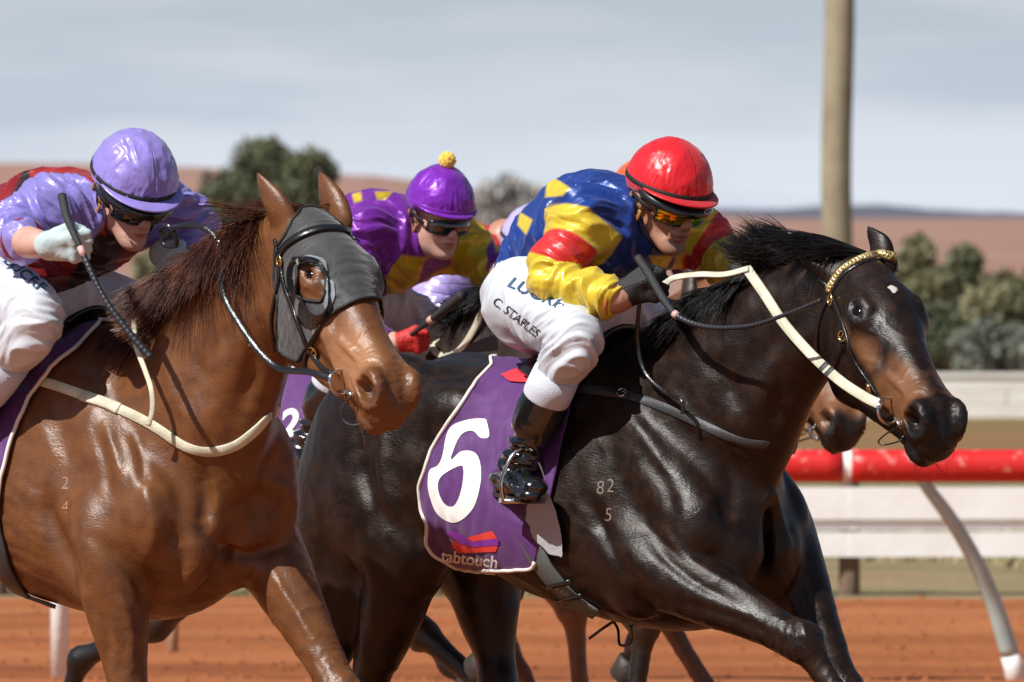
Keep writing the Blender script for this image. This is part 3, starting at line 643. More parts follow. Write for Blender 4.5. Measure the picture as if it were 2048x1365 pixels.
def face_field(H, neck, fine, lo2, hi2):
    sc = H.sc; lo = H.o-Vector((.14, .14, .17)); hi = H.o+Vector((.14, .14, .16)); g = .0032 if fine else .006
    F = Field(*[[(min(lo2[i], lo[i]-.02), lo[i], .012), (lo[i], hi[i], g), (hi[i], max(hi2[i], hi[i]+.02), .012)] for i in range(3)]); R = H.R
    def e(x, y, z, r, k=.012, op='add'):
        for s in ((-1, 1) if y else (1,)): F.ell(H(x, y*s, z), [v*sc for v in r], R, k, op)
    def c(p, r0, q, r1, k=.012, op='add'):
        for s in ((-1, 1) if (p[1] or q[1]) else (1,)): F.cone(H(p[0], p[1]*s, p[2]), r0*sc, H(q[0], q[1]*s, q[2]), r1*sc, k, None, op)
    e(-.012, 0, .035, (.096, .076, .098), 0); c((.0, 0, -.03), .060, (.048, 0, -.080), .036, .03)
    c((-.01, .046, -.045), .022, (.060, .016, -.094), .018, .02); e(.048, .040, -.018, (.030, .022, .024), .02)
    e(.074, 0, -.100, (.020, .022, .016), .018); c((.086, 0, .018), .009, (.108, 0, -.022), .0125, .012); e(.098, .011, -.028, (.012, .008, .008), .006)
    e(.080, 0, -.050, (.020, .030, .018), .015); e(.094, 0, -.052, (.010, .022, .0055), .006); e(.090, 0, -.066, (.011, .019, .0065), .006)
    c((.106, .0, -.0585), .0022, (.086, .030, -.060), .0018, .003, 'sub'); c((.096, .020, -.028), .002, (.082, .036, -.058), .0016, .008, 'sub')
    e(.088, .030, .012, (.018, .020, .014), .012, 'sub'); e(.074, .031, .012, (.014, .015, .012), .006); c((.084, .012, .030), .008, (.070, .050, .028), .007, .012)
    c((.103, .008, -.033), .003, (.100, .007, -.026), .002, .003, 'sub')
    e(-.012, .076, -.002, (.022, .009, .031), .008); e(-.004, .084, .002, (.011, .006, .018), .005, 'sub'); e(-.008, .078, -.026, (.010, .007, .010), .006)
    n = Vector(neck); F.cone(H(-.025, 0, -.055), .053*sc, n, .066, .03)
    return F
def ring(H, a, b, z0, n=48, zf=None, cx=0.0):
    return [H(cx+a*math.cos(t), b*math.sin(t), z0+(zf(t) if zf else 0)) for t in [2*math.pi*i/n for i in range(n)]]
def helmet(H, root, silk, peakmat, spec):
    """silk-covered skull cap: cover, elastic band, peak, under-peak, badge, goggles, harness"""
    sc = H.sc; hr = empty('helmet_placeholder') if False else None
    A, B_, Cz, z0 = .124, .108, .124, .050; n, m = 192, 76; V = []
    for j in range(m+1):
        ph = (math.pi/2)*(1-j/m)*1.0
        for i in range(n):
            t = 2*math.pi*i/n; V.append((A*math.cos(ph)*math.cos(t)-.008, B_*math.cos(ph)*math.sin(t), z0+Cz*math.sin(ph)))
    for j in range(1, 9):                                  # skirt of the cover below the band
        for i in range(n):
            t = 2*math.pi*i/n; q = j/8; fr = .5+.5*math.cos(t); V.append(((A-.004*q*(2-q)-.003*q)*math.cos(t)-.008, (B_-.010*q*q)*math.sin(t), z0-q*(.030*(1-fr)+.010*fr)))
    rows = m+1+8; V = np.array(V); Q = np.array([(j*n+i, j*n+(i+1) % n, (j+1)*n+(i+1) % n, (j+1)*n+i) for j in range(rows-1) for i in range(n)])[:, ::-1]
    ang = np.arctan2(V[:, 1], V[:, 0]+.008); zz = V[:, 2]-z0; seam = np.abs(np.sin(ang*spec.get('seams', 3)))
    rad = np.c_[V[:, 0]+.008, V[:, 1], zz*.9]; rad /= np.linalg.norm(rad, axis=1)[:, None]+1e-9
    d = -.0016*np.exp(-(seam/.035)**2)*sm(zz, .0, .02)+.0012*np.exp(-((seam-.09)/.04)**2)
    d += 1.5*spec.get('wr', .0022)*(.6-2*np.abs(perlin(np.c_[V[:, 0]*75, V[:, 1]*75, zz*13])))*np.exp(-(np.maximum(zz, 0)/.05)**2)
    w_ = fbm(np.c_[V[:, 0]*9, V[:, 1]*9, V[:, 2]*9]+spec.get('sd', 1), 2); d += spec.get('cr', .0020)*(.5-np.minimum(np.abs(perlin(np.c_[V[:, 0]*20, V[:, 1]*20, V[:, 2]*11]+spec.get('sd', 1)*5+w_[:, None]))*4, 1.2))
    d += .0030*(fbm(np.c_[V[:, 0]*16, V[:, 1]*16, V[:, 2]*12]+spec.get('sd', 1)*3, 3))
    V = V+rad*d[:, None]; Vw = np.array(H.o)+(V@H.R.T)*sc; alt = np.sin(ang*spec.get('seams', 3))
    cov = mesh_np('helmet_cover', Vw, Q, silk, root, True, dict(alt=alt, front=V[:, 0], up=zz))
    mb = MB(); bz = lambda t: .004*math.sin(t*3)           # elastic band
    pts = [H((A+.0015)*math.cos(t)-.008, (B_+.0015)*math.sin(t), z0+.004+.010*(1-math.cos(t))*.3) for t in [2*math.pi*i/64 for i in range(65)]]
    mb.strap(pts, [(Vector(p)-H(-.008, 0, z0)) for p in pts], .013*sc, .0022*sc); mb.build('elastic_band', M['fabric_black'] if not spec.get('band') else spec['band'], root)
    def brim(z, a0, a1, ext, drop, th, mt, nm, ro=0):      # peak: crescent in front
        V = []; k, q = 28, 8
        for layer in (0, 1):
            for j in range(q+1):
                for i in range(k+1):
                    t = a0+(a1-a0)*i/k; u = j/q; w = max(0, math.cos((t)/(a1)*math.pi/2))**.6
                    x = (A-ro+ext*w*u)*math.cos(t)-.008; y = (B_-ro+ext*.55*w*u)*math.sin(t)
                    V.append(H(x, y, z-drop*u*u*(.4+.6*w)+.012*(1-math.cos(t))*.6-layer*th))
        s = (k+1)*(q+1); F = []
        for j in range(q):
            for i in range(k):
                a = j*(k+1)+i; F += [(a, a+1, a+k+2, a+k+1), (s+a, s+a+k+1, s+a+k+2, s+a+1)]
        for i in range(k): a = q*(k+1)+i; F.append((a, a+1, s+a+1, s+a))
        for j in range(q):
            a = j*(k+1); F.append((a, a+k+1, s+a+k+1, s+a)); a += k; F.append((a+k+1, a, s+a, s+a+k+1))
        return mesh_np(nm, V, F, mt, root)
    brim(z0-.000, -1.35, 1.35, spec.get('ext', .038), .006, .004, peakmat, 'peak')
    if spec.get('under', True):
        V = []; k, q = 36, 8
        for j in range(q+1):
            for i in range(k+1):
                t = -1.5+3.0*i/k; u = j/q; w = math.cos(t/1.5*math.pi/2)**.6
                V.append(H((A-.004+.030*w*math.sin(u*math.pi*.60))*math.cos(t)-.008, (B_-.004+.014*w*math.sin(u*math.pi*.6))*math.sin(t), z0-.006-.034*u*w-.004*u))
        un = mesh_np('shell_peak', V, [(a, a+1, a+k+2, a+k+1) for j in range(q) for a in range(j*(k+1), j*(k+1)+k)], M['plastic_black'], root)
        if spec.get('badge'):
            t = spec['badge']; c = H((A+.0245)*math.cos(t)-.008, (B_+.0085)*math.sin(t), z0-.022); nrm = (H.ex*math.cos(t)+H.ey*math.sin(t)-H.ez*.15).normalized()
            mb = MB(); u = H.ez.cross(nrm).normalized(); w = nrm.cross(u); N = 28
            for r_, q in ((.0075, .0010),):
                ring_ = [c+nrm*.002+u*math.cos(2*math.pi*i/N)*.0150+w*math.sin(2*math.pi*i/N)*.0080 for i in range(N+1)]; mb.tube(ring_, .0009, 6)
            o = mb.build('badge', M['white'], root)
    if spec.get('button'):                                 # pompom on the cap
        bm = bmesh.new(); bmesh.ops.create_icosphere(bm, subdivisions=4, radius=.0255)
        for v in bm.verts: v.co += v.co.normalized()*random.uniform(-.0012, .0022); v.co = Vector(H(-.008, 0, z0+Cz+.020))+v.co
        me = bpy.data.meshes.new('pompom'); bm.to_mesh(me); bm.free(); me.materials.append(spec['button']); link(bpy.data.objects.new('pompom', me), root)
def goggles(H, root, lens, frame_mat, strapmat, z=-.002, spec={}):
    V = []; k, q = 40, 10
    for j in range(q+1):
        v = j/q*2-1
        for i in range(k+1):
            t = -1.18+2.36*i/k; u = t/1.18; hgt = (.024-.008*max(0, 1-abs(u)*6)*(v < 0))*(1-abs(u)**3*.45)
            r = .112-.008*v*v; x = .018+(.094-.010*v*v)*math.cos(t*.86); y = .084*math.sin(t); V.append(H(x+(.003 if v > 0 else 0), y, z+v*hgt-.004*u*u))
    F = [(a, a+1, a+k+2, a+k+1) for j in range(q) for a in range(j*(k+1), j*(k+1)+k)]
    g = mesh_np('goggles', V, F, lens, root)
    mb = MB(); edge = [V[i] for i in range(k+1)]+[V[j*(k+1)+k] for j in range(q+1)]+[V[q*(k+1)+i] for i in range(k, -1, -1)]+[V[j*(k+1)] for j in range(q, -1, -1)]
    mb.tube(edge, .0032, 6); mb.build('goggle_frame', frame_mat, root)
    mb = MB()
    for s in (-1, 1):
        pts = [H(.055, s*.083, z), H(.02, s*.096, z+.012), H(-.02, s*.098, z+.024), H(-.07, s*.080, z+.036)]; mb = MB(); mb.strap(pts, [H.ey*s]*4, .012, .002); mb.build('goggle_strap', strapmat, root)
def harness(H, root, m1, m2):
    mb = MB()
    for s in (-1, 1):
        pts = [H(-.006, s*.093, .02), H(-.008, s*.090, -.010), H(.006, s*.082, -.045), H(.030, s*.060, -.085), H(.045, s*.018, -.118), H(.046, 0, -.120)]
        mb = MB(); mb.strap(spline(pts, 4), [H.ey*s-H.ez*.2]*21, .011, .0022); mb.build('chin_strap', m2, root)
    mb = MB(); e = []
    for s in (-1, 1):                                      # ear guard loop
        lp = [H(-.012+.028*math.cos(a), s*(.090+.004*math.sin(a)), -.012+.036*math.sin(a)) for a in [2*math.pi*i/20 for i in range(21)]]
        mb = MB(); mb.strap(lp, [H.ey*s]*21, .013, .004); mb.build('ear_guard', m1, root)
def glove(Fr, c, fwd, side, up, root, material, sc=1.0, fist=1.0, name='glove', wrist=None):
    """closed hand: c palm centre, fwd wrist->knuckles, side across the knuckles towards the thumb, up back of hand"""
    c = Vector(c); f = Vector(fwd).normalized(); s_ = Vector(side); s_ = (s_-f*s_.dot(f)).normalized(); u = f.cross(s_)*(1 if f.cross(s_).dot(Vector(up)) > 0 else -1)
    g = .0035; F = Field(*[[(c[i]-.13, c[i]+.13, g)] for i in range(3)]); P = lambda x, y, z: c+(f*x+s_*y+u*z)*sc
    F.cone(P(-.040, -.012, .004), .026*sc, P(.028, -.022, .004), .017*sc, .02); F.cone(P(-.040, .010, .004), .026*sc, P(.028, .022, .004), .018*sc, .02)
    F.cone(P(-.045, 0, .002), .029*sc, wrist if wrist is not None else P(-.085, 0, .0), .030*sc, .015)
    L = (.040, .044, .041, .033)
    for i in range(4):
        y = (.030, .010, -.010, -.029)[i]; l = L[i]; r = (.0112, .0115, .0108, .0098)[i]
        a = P(.030, y, .006); b = P(.030+l*.95*(1-.35*fist), y*1.04, .002-.022*fist); d = P(.026+l*.45*(1-fist*.5), y*1.02, -.010-.036*fist); t = P(.008+l*.12, y, -.016-.036*fist)
        F.cone(a, r*1.1*sc, b, r*1.02*sc, .005); F.cone(b, r*1.02*sc, d, r*.95*sc, .003); F.cone(d, r*.95*sc, t, r*.88*sc, .003); F.ell(a+u*.003, [.0125*sc]*3, None, .008)
    F.cone(P(-.018, .030, -.006), .017*sc, P(.014, .046, -.022), .013*sc, .012); F.cone(P(.014, .046, -.022), .0125*sc, P(.038, .034, -.036), .0105*sc, .004)
    V, Q = F.mesh(1); N = normals(V, Q); V = V+N*(.0012*fbm(V*60, 2))[:, None]
    return mesh_np(name, V, Q, material, root)
def forearm_skin(root, pts, name='wrist'):
    pass
def build_rider(Fr, R, label, S, fine=True, group='jockeys', tree=None):
    root = empty('person', Fr.o, -Fr.th, label, 'jockey', group); g = .0046 if fine else .009
    H = R['head']; T = R['torso']; res = dict(root=root, H=H)
    allp = [p for p in T]+[p for k in ('arm_near', 'arm_far', 'leg_near', 'leg_far') for p in R[k]]; A = np.array([list(p) for p in allp]); lo = A[:, :3].min(0)-.2; hi = A[:, :3].max(0)+.2
    # body: face, neck and bare wrists are the one skin surface
    lo2 = A[:, :3].min(0)-.1; hi2 = A[:, :3].max(0)+.1; Fs = face_field(H, T[-1][:3], fine, lo2, hi2)
    Fs.cone(T[-2][:3], .085, T[-1][:3], .055, .03); Fs.chain([(p[0], p[1], p[2], p[3]*.78) for p in T[:-1]], .03, 4)
    for k in ('arm_near', 'arm_far'):
        Fs.cone(T[-2][:3], .06, R[k][0][:3], .045, .03); Fs.chain([(p[0], p[1], p[2], min(p[3], .036)*(.9 if i < len(R[k])-1 else .80)) for i, p in enumerate(R[k])], .02, 4)
    for k in ('leg_near', 'leg_far'): Fs.cone(T[0][:3], .08, R[k][0][:3], .07, .03); Fs.chain([(p[0], p[1], p[2], p[3]*.6) for p in R[k][:4]], .02, 4)
    V1, Q1 = Fs.mesh(1); h = H.inv(V1); nf = 1-sm(np.linalg.norm(h, axis=1), .15, .2)
    st = np.exp(-((h[:, 0]-.085)**2/.0016+(np.abs(h[:, 1]))**2/.0022+(h[:, 2]+.085)**2/.0010))+.8*np.exp(-((h[:, 0]-.10)**2/.0008+h[:, 1]**2/.0008+(h[:, 2]+.042)**2/.00005)); st = st*R.get('stubble', 0)
    lip = np.exp(-((h[:, 0]-.096)**2/.0004+h[:, 1]**2/.00055+(h[:, 2]+.0585)**2/.00010))
    N1 = normals(V1, Q1); V1 = V1+N1*(.0009*fbm(h*[60, 40, 70], 2)*R.get('crag', 1)*nf)[:, None]
    mesh_np('body', V1, Q1, S.get('skin', M['skin']), root, True, dict(stubble=st*nf, lip=lip*nf))
    # jacket
    F = Field(*[[(lo[i], hi[i], g)] for i in range(3)]); sh = R.get('sleeve', 1.0)
    F.chain([tuple(p) for p in T[:-1]], .05, 6, ((0, 1, 0), R.get('wide', 1.22)), kj=.03)
    F.cone(R['arm_near'][0][:3], .085, R['arm_far'][0][:3], .085, .07)
    F.cone(T[-2][:3], .085, Vector(T[-2][:3]).lerp(Vector(T[-1][:3]), .75), .066, .04)
    arms = {}
    for k in ('arm_near', 'arm_far'):
        n = R['sleeve_end'][k]; pts = [tuple(p) for p in R[k]][:n]; arms[k] = pts; F.chain(pts, .045, 6, kj=.012)
    # neck opening: cut where the neck leaves, and cuff
    if R.get('hem'):
        c, r = R['hem']; 
    V, Q = F.mesh(1); N = normals(V, Q)
    dn, pn = seg_param(V, arms['arm_near']); df, pf = seg_param(V, arms['arm_far']); dt, pt = seg_param(V, [(p[0], p[1], p[2], p[3]*1.0) for p in T[:-1]])
    a0, a1, a2 = arms['arm_near'][0], arms['arm_near'][len(arms['arm_near'])//2], arms['arm_near'][-1]
    wn = sm(dt-dn, -.01, .02); wf = sm(dt-df, -.01, .02)
    wn2 = wn*sm(pn, (len(arms['arm_near'])-1)*.42, (len(arms['arm_near'])-1)*.6); am = R.get('fold', 1.0)
    d = (1-wn)*(1-wf)*folds(V, T[0][:3], T[-2][:3], 12, .0050*am, (6, 6), 2)
    d += wn*(1-wn2)*folds(V, a0[:3], a1[:3], 22, .0052*am, (6, 6), 5)+wn2*folds(V, a1[:3], a2[:3], 24, .0060*am, (7, 7), 8)
    d += wf*folds(V, arms['arm_far'][0][:3], arms['arm_far'][-1][:3], 22, .0052*am, (6, 6), 11)+.0030*am*fbm(V*[11, 11, 11], 3)
    d += .0025*am*(.5-2*np.abs(perlin(V*[9, 14, 22]+2)))
    V = V+N*d[:, None]; at_ = S['attrs'](V, Fr, dict(dn=dn, pn=pn, df=df, pf=pf, dt=dt, pt=pt, N=N))
    mesh_np('jacket', V, Q, S['jacket'], root, True, at_); res['jtree'] = bvh(V, Q)
    mb = MB(); nb = Vector(T[-2][:3]).lerp(Vector(T[-1][:3]), .78); ax = (Vector(T[-1][:3])-Vector(T[-2][:3])).normalized()
    mb.torus(nb, .062, .010, ax, 28, 8); mb.build('collar', S.get('collar', S['jacket']), root)
    for k in ('arm_near', 'arm_far'):
        p = Vector(arms[k][-1][:3]); ax = (p-Vector(arms[k][-2][:3])).normalized(); r = arms[k][-1][3]; mb = MB()
        mb.torus(p+ax*.006, r*1.0, .007, ax, 24, 8); mb.build('cuff', S.get('cuff', S['jacket']), root)
    # breeches
    F = Field(*[[(lo[i], hi[i], g)] for i in range(3)])
    hn, hf = Vector(R['leg_near'][0][:3]), Vector(R['leg_far'][0][:3]); F.cone(hn, .125, hf, .125, .05); bt = R.get('butt')
    if bt: F.ell(bt[0], bt[1], None, .06)
    F.cone(hn.lerp(hf, .5), .13, Vector(T[0][:3]), T[0][3]*.98, .06)
    for k in ('leg_near', 'leg_far'):
        pts = [tuple(p) for p in R[k]][:R.get('breech_n', 4)]; F.chain(pts, .05, 6, kj=.015)
    V, Q = F.mesh(2); N = normals(V, Q); ln = R['leg_near']; dl, pl = seg_param(V, [tuple(p) for p in ln[:4]])
    d = .0042*fbm(V*[9, 9, 9], 3)+folds(V, ln[0][:3], ln[1][:3], 15, .0042, (5, 5), 3)*(1-sm(pl, .9, 1.3))+folds(V, ln[1][:3], ln[3][:3], 30, .0035, (6, 6), 6)*sm(pl, .95, 1.4)
    V = V+N*d[:, None]; mesh_np('breeches', V, Q, S['breeches'], root, True, dict(t=pl)); res['btree'] = bvh(V, Q)
    # boots with sock band, sole, stirrup
    for k in ('leg_near', 'leg_far'):
        L = [tuple(p) for p in R[k]]; top, ank, heel, toe = [Vector(q) for q in R['boot'][k]]; F = Field(*[[(min(top[i], ank[i], heel[i], toe[i])-.12, max(top[i], ank[i], heel[i], toe[i])+.12, .005 if fine else .009)] for i in range(3)])
        F.chain([(*top, .060), (*top.lerp(ank, .35), .060), (*top.lerp(ank, .75), .043), (*ank, .040)], 0, 4, kj=.01)
        F.cone(ank, .040, heel+(toe-heel)*.12, .034, .03); F.chain([(*(heel+(toe-heel)*.10+Vector((0, 0, .006))), .033), (*(heel.lerp(toe, .5)+Vector((0, 0, .016))), .036), (*(heel.lerp(toe, .85)+Vector((0, 0, .002))), .034)], .02, 4, kj=.01); F.ell(heel.lerp(toe, .92), (.030, .030, .022), None, .02)
        V, Q = F.mesh(1); N = normals(V, Q); t = np.clip(((V-np.array(top))@np.array(ank-top))/((ank-top).length**2), 0, 1)
        d = folds(V, top, ank, 24, .0048, (6, 6), 9)*sm(t, .45, .7)+.002*fbm(V*20, 2); V = V+N*d[:, None]; mesh_np('boot', V, Q, M['boot'], root)
        sd_ = (top-ank).normalized(); mb = MB(); kn = Vector(L[3][:3]); n_ = 28; r1, r2 = .062, .064; pts = []
        q = [top-sd_*.012, top+sd_*.012, top.lerp(kn, .35), top.lerp(kn, .8)]; mb.tube(q, [.058, .063, .0635, .062], 28); mb.build('sock_band', S.get('sock', M['sock']), root)
        mb = MB(); dirn = (toe-heel).normalized(); sd2 = dirn.cross(Vector((0, 0, 1))).normalized(); vs = []
        for t, w in ((0.0, .024), (.12, .031), (.35, .030), (.62, .037), (.85, .033), (.98, .016)):
            for s in (-1, 1):
                for zz in (-.030, -.019): vs.append(heel.lerp(toe, t)+sd2*s*w+Vector((0, 0, zz)))
        fs = []
        for i in range(5):
            b = i*4; fs += [(b, b+4, b+5, b+1), (b+2, b+3, b+7, b+6), (b, b+2, b+6, b+4), (b+1, b+5, b+7, b+3)]
        fs += [(0, 1, 3, 2), (20, 22, 23, 21)]; mb.add(vs, fs); mb.build('sole', M['leather'], root, False)
    helmet(H, root, S['cap'], S['peak'], S['hspec'])
    goggles(H, root, S['lens'], S.get('gframe', M['plastic_black']), M['fabric_black'])
    harness(H, root, S.get('earm', M['tan_leather']), S.get('chin', M['leather']))
    for k in ('hand_near', 'hand_far'):
        if k in R:
            c, f, s_, u = R[k]; arm = R['arm_near' if k == 'hand_near' else 'arm_far']; w = Vector(arm[-1][:3]); glove(Fr, c, f, s_, u, root, S['glove'] if not isinstance(S['glove'], tuple) else S['glove'][0 if k == 'hand_near' else 1], R.get('hand_sc', 1.0), R.get('fist', 1), wrist=w.lerp(Vector(c), .12))
    return res
def stirrup(root_name, Fr, foot, top, group=None, label=None):
    pass
M['boot'] = mat('black_patent_boot', (.008, .008, .009), .16, bump=(26, .35), coat=.9, spec=.6)
M['sock'] = mat('white_sock_band', (.60, .64, .73), .75, bump=(300, .3))
M['tan_leather'] = mat('tan_leather', (.36, .16, .05), .5, bump=(60, .2))
M['breeches'] = attr_mat('white_nylon_breeches', (.58, .61, .67), [('noise', (.42, .38, .36), .70, .80, 0)], .42, ((16, .22, (1, 1, 1)),), sheen=.1, spec=.5)
M['breeches_grey'] = attr_mat('grey_white_breeches', (.46, .48, .56), [], .5, ((16, .22, (1, 1, 1)),))
E = .0035
# ---- rider of the dark bay: blue body, yellow and red sleeves, red cap
def human_head(fr, c_px, w, fdir, udir, sc=1.0):
    o = fr.L(*c_px, w); R3 = fr.Mi.to_3x3(); return HeadFrame(o, R3 @ Vector(fdir), R3 @ Vector(udir), sc)
def LB(x, y, w, r=None): p = FB.L(x, y, w); return (*p, r) if r is not None else p
HRB = human_head(FB, (1333, 408), .0, (.53, -.78, -.33), (.20, -.26, .94), 1.0)
RB = dict(head=HRB, stubble=.8, crag=1.2,
    torso=[LB(1092, 560, 0, .110), LB(1118, 515, 0, .118), LB(1160, 478, 0, .135), LB(1205, 462, 0, .140), LB(1250, 462, 0, .105), LB(1290, 440, 0, .06)],
    arm_near=[LB(1172, 442, -.155, .070), LB(1132, 508, -.22, .068), LB(1106, 556, -.255, .060), LB(1145, 577, -.26, .054), LB(1190, 586, -.25, .050), LB(1222, 597, -.235, .044), LB(1250, 592, -.215, .036)],
    arm_far=[LB(1372, 462, .165, .070), LB(1415, 490, .20, .068), LB(1440, 515, .22, .060), LB(1465, 532, .17, .050), LB(1490, 538, .12, .040)],
    sleeve_end=dict(arm_near=6, arm_far=5), wide=1.18, butt=(LB(1090, 600, 0), (.13, .16, .115)),
    leg_near=[LB(1062, 602, -.115, .097), LB(1110, 643, -.24, .082), LB(1155, 682, -.315, .061), LB(1120, 735, -.31, .058), LB(1102, 770, -.305, .056), LB(1040, 925, -.30, .045)],
    leg_far=[LB(1165, 600, .115, .115), LB(1240, 645, .23, .098), LB(1310, 690, .30, .072), LB(1290, 735, .30, .064), LB(1280, 770, .30, .060), LB(1230, 925, .31, .045)],
    boot=dict(leg_near=(LB(1090, 800, -.305), LB(1040, 925, -.30), LB(1000, 968, -.27), LB(1075, 985, -.37)), leg_far=(LB(1268, 800, .30), LB(1225, 925, .31), LB(1190, 968, .30), LB(1300, 985, .34))),
    hand_near=(LB(1285, 577, -.19), FB.Mi.to_3x3() @ Vector((.9, -.25, .12)), FB.Mi.to_3x3() @ Vector((.05, -.35, .9)), FB.Mi.to_3x3() @ Vector((-.1, -.9, -.2))),
    hand_far=(LB(1512, 545, .08), FB.Mi.to_3x3() @ Vector((.9, -.3, -.1)), FB.Mi.to_3x3() @ Vector((0, .3, .9)), FB.Mi.to_3x3() @ Vector((0, .9, .2))))
BLUE, YEL, RED = (.008, .040, .235), (.72, .53, .04), (.62, .028, .030)
jacketB = satin('blue_yellow_red_satin', BLUE, [('patch', YEL, -E, E, 0), ('arm', YEL, -E, E, 0), ('band', RED, -E, E, 0)], .33, .15)
def attrsB(V, Fr, k):
    x, y = Fr.pxs(V); near = k['dt']*0+1
    arm = np.maximum(k['dt']-k['dn']-.012, k['dt']-k['df']-.012); arm = np.where(k['dn'] < k['df'], np.minimum(arm, (k['pn']-.05)*.08), np.minimum(arm, (k['pf']-.05)*.08))
    isn = k['dn'] < k['df']; p = np.where(isn, k['pn'], k['pf']*1.15); band = np.minimum((p-.72)*.08, (1.62-p)*.08); band = np.minimum(band, arm)
    patch = np.full(len(V), -1.)
    cam_side = (k['N']@np.array(FB.eye)*0+1)
    for poly in ([(1228, 462), (1222, 510), (1165, 520), (1195, 490)], [(1298, 512), (1345, 512), (1330, 545), (1310, 535)], [(1096, 348), (1140, 376), (1125, 392), (1090, 395)], [(1040, 425), (1065, 440), (1052, 470), (1035, 450)]):
        patch = np.maximum(patch, poly_sd(x, y, poly)/800)
    return dict(arm=arm, band=band, patch=patch)
M['capB'] = satin('red_satin_cap', (.66, .012, .022), [], .30, .1); 
M['peakB'] = satin('red_satin_peak', (.58, .012, .02), [], .35, .1)
def iridium():
    m = mat('mirrored_green_orange_lens', (.2, .5, .1), .08, .9); nt = m.node_tree; b = nt.nodes['Principled BSDF']; g = nt.nodes.new('ShaderNodeLayerWeight'); g.inputs[0].default_value = .45
    cr = nt.nodes.new('ShaderNodeValToRGB'); e = cr.color_ramp.elements; e[0].color = (.75, .28, .01, 1); e[1].color = (.01, .30, .30, 1); e[0].position = .1; e[1].position = .75
    x = e.new(.35); x.color = (.55, .55, .02, 1); x = e.new(.52); x.color = (.03, .45, .04, 1)
    nt.links.new(g.outputs['Facing'], cr.inputs[0]); nt.links.new(cr.outputs[0], b.inputs['Base Color']); return m
M['lensB'] = iridium(); M['lens_dark'] = mat('dark_smoke_lens', (.006, .006, .007), .06, 0, spec=.9, coat=1)
SB = dict(jacket=jacketB, attrs=attrsB, breeches=M['breeches'], cap=M['capB'], peak=M['peakB'], lens=M['lensB'], glove=M['glove_black'], hspec=dict(seams=3, badge=.30, wr=.0024, sd=1, cr=.0012))
rider_b = build_rider(FB, RB, 'jockey in blue, yellow and red silks with a red cap and mirrored goggles', SB)
# ------------------------------------------------------------------ tack laid on the horses
def on(Fr, tree, px, n=8, off=.002, smooth=3):
    q = spline([(a, b, 0) for a, b in px], n); P = []; N = []
    for x, y, _ in q: p, nn = Fr.hit(tree, x, y, off); P.append(list(p)); N.append(list(nn))
    P = np.array(P); N = np.array(N)
    for _ in range(smooth): P[1:-1] = (P[:-2]+2*P[1:-1]+P[2:])/4; N[1:-1] = (N[:-2]+2*N[1:-1]+N[2:])/4
    return P, N
def strap_on(Fr, tree, px, w, th, name, material, parent, n=8, off=.001, pre=(), post=(), wrap=()):
    post = list(post)+[(lambda r: (r[0]+r[1]*off, r[1]))(tree.find_nearest(Fr.L(*q))) for q in wrap]
    P, N = on(Fr, tree, px, n, off); P = list(P); N = list(N)
    if pre: P = [Vector(p) for p, _ in pre]+P; N = [Vector(q) for _, q in pre]+N
    if post: P = P+[Vector(p) for p, _ in post]; N = N+[Vector(q) for _, q in post]
    mb = MB(); mb.strap(P, N, w, th); return mb.build(name, material, parent)
def free_strap(pts, nrm, w, th, name, material, parent, n=8):
    q = spline([tuple(p) for p in pts], n); mb = MB(); mb.strap([Vector(p) for p in q], [Vector(nrm)]*len(q), w, th); return mb.build(name, material, parent)
def tube(pts, r, name, material, parent, n=8, sides=8):
    q = spline([tuple(p) for p in pts], n); mb = MB()
    rr = r if not isinstance(r, (list, tuple)) else list(np.interp(np.linspace(0, 1, len(q)), np.linspace(0, 1, len(r)), r))
    mb.tube([Vector(p) for p in q], rr, sides); return mb.build(name, material, parent)
def bit_ring(Fr, x, y, w, R, parent, tilt=(.6, -.8, .1), hrange=None, tree=None):
    p = Fr.L(x, y, w); ax = Fr.Mi.to_3x3() @ Vector(tilt); mb = MB(); mb.torus(p, R, .0042, ax, 28, 8); mb.build('bit_ring', M['chrome'], parent); return p
def drape_text(Fr, tree, txt, px, py, size, ang, shear, material, parent, name, off=.0015, bold=0, sx=1, sub=.012, font=None, clip=None):
    """print a line of text onto the surface the camera line of each point meets: baseline start (px,py), cap height in photo px"""
    cu = bpy.data.curves.new(name, 'FONT'); cu.body = txt; cu.offset = bold; cu.size = 1; cu.shear = shear; ob = bpy.data.objects.new(name, cu); C.objects.link(ob)
    dg = bpy.context.evaluated_depsgraph_get(); me = bpy.data.meshes.new_from_object(ob.evaluated_get(dg)); bpy.data.objects.remove(ob)
    bm = bmesh.new(); bm.from_mesh(me); bmesh.ops.triangulate(bm, faces=bm.faces)
    th = sub/(size/760/.7)
    for _ in range(3):
        ed = [e for e in bm.edges if e.calc_length() > th]
        if not ed: break
        bmesh.ops.subdivide_edges(bm, edges=ed, cuts=1); bmesh.ops.triangulate(bm, faces=[f for f in bm.faces if len(f.verts) > 3])
    s = size/.7; ca, sa = math.cos(ang), math.sin(ang)
    for v in bm.verts:
        x, y = v.co.x*s*sx, v.co.y*s
        if callable(clip): X, Y = clip(v.co.x*sx, v.co.y)
        else: X, Y = px+x*ca+y*sa, py+x*sa-y*ca
        p, n = Fr.hit(tree, X, Y, off); v.co = p
    bm.to_mesh(me); bm.free(); me.materials.clear(); me.materials.append(material); me.name = name
    return link(bpy.data.objects.new(name, me), parent)
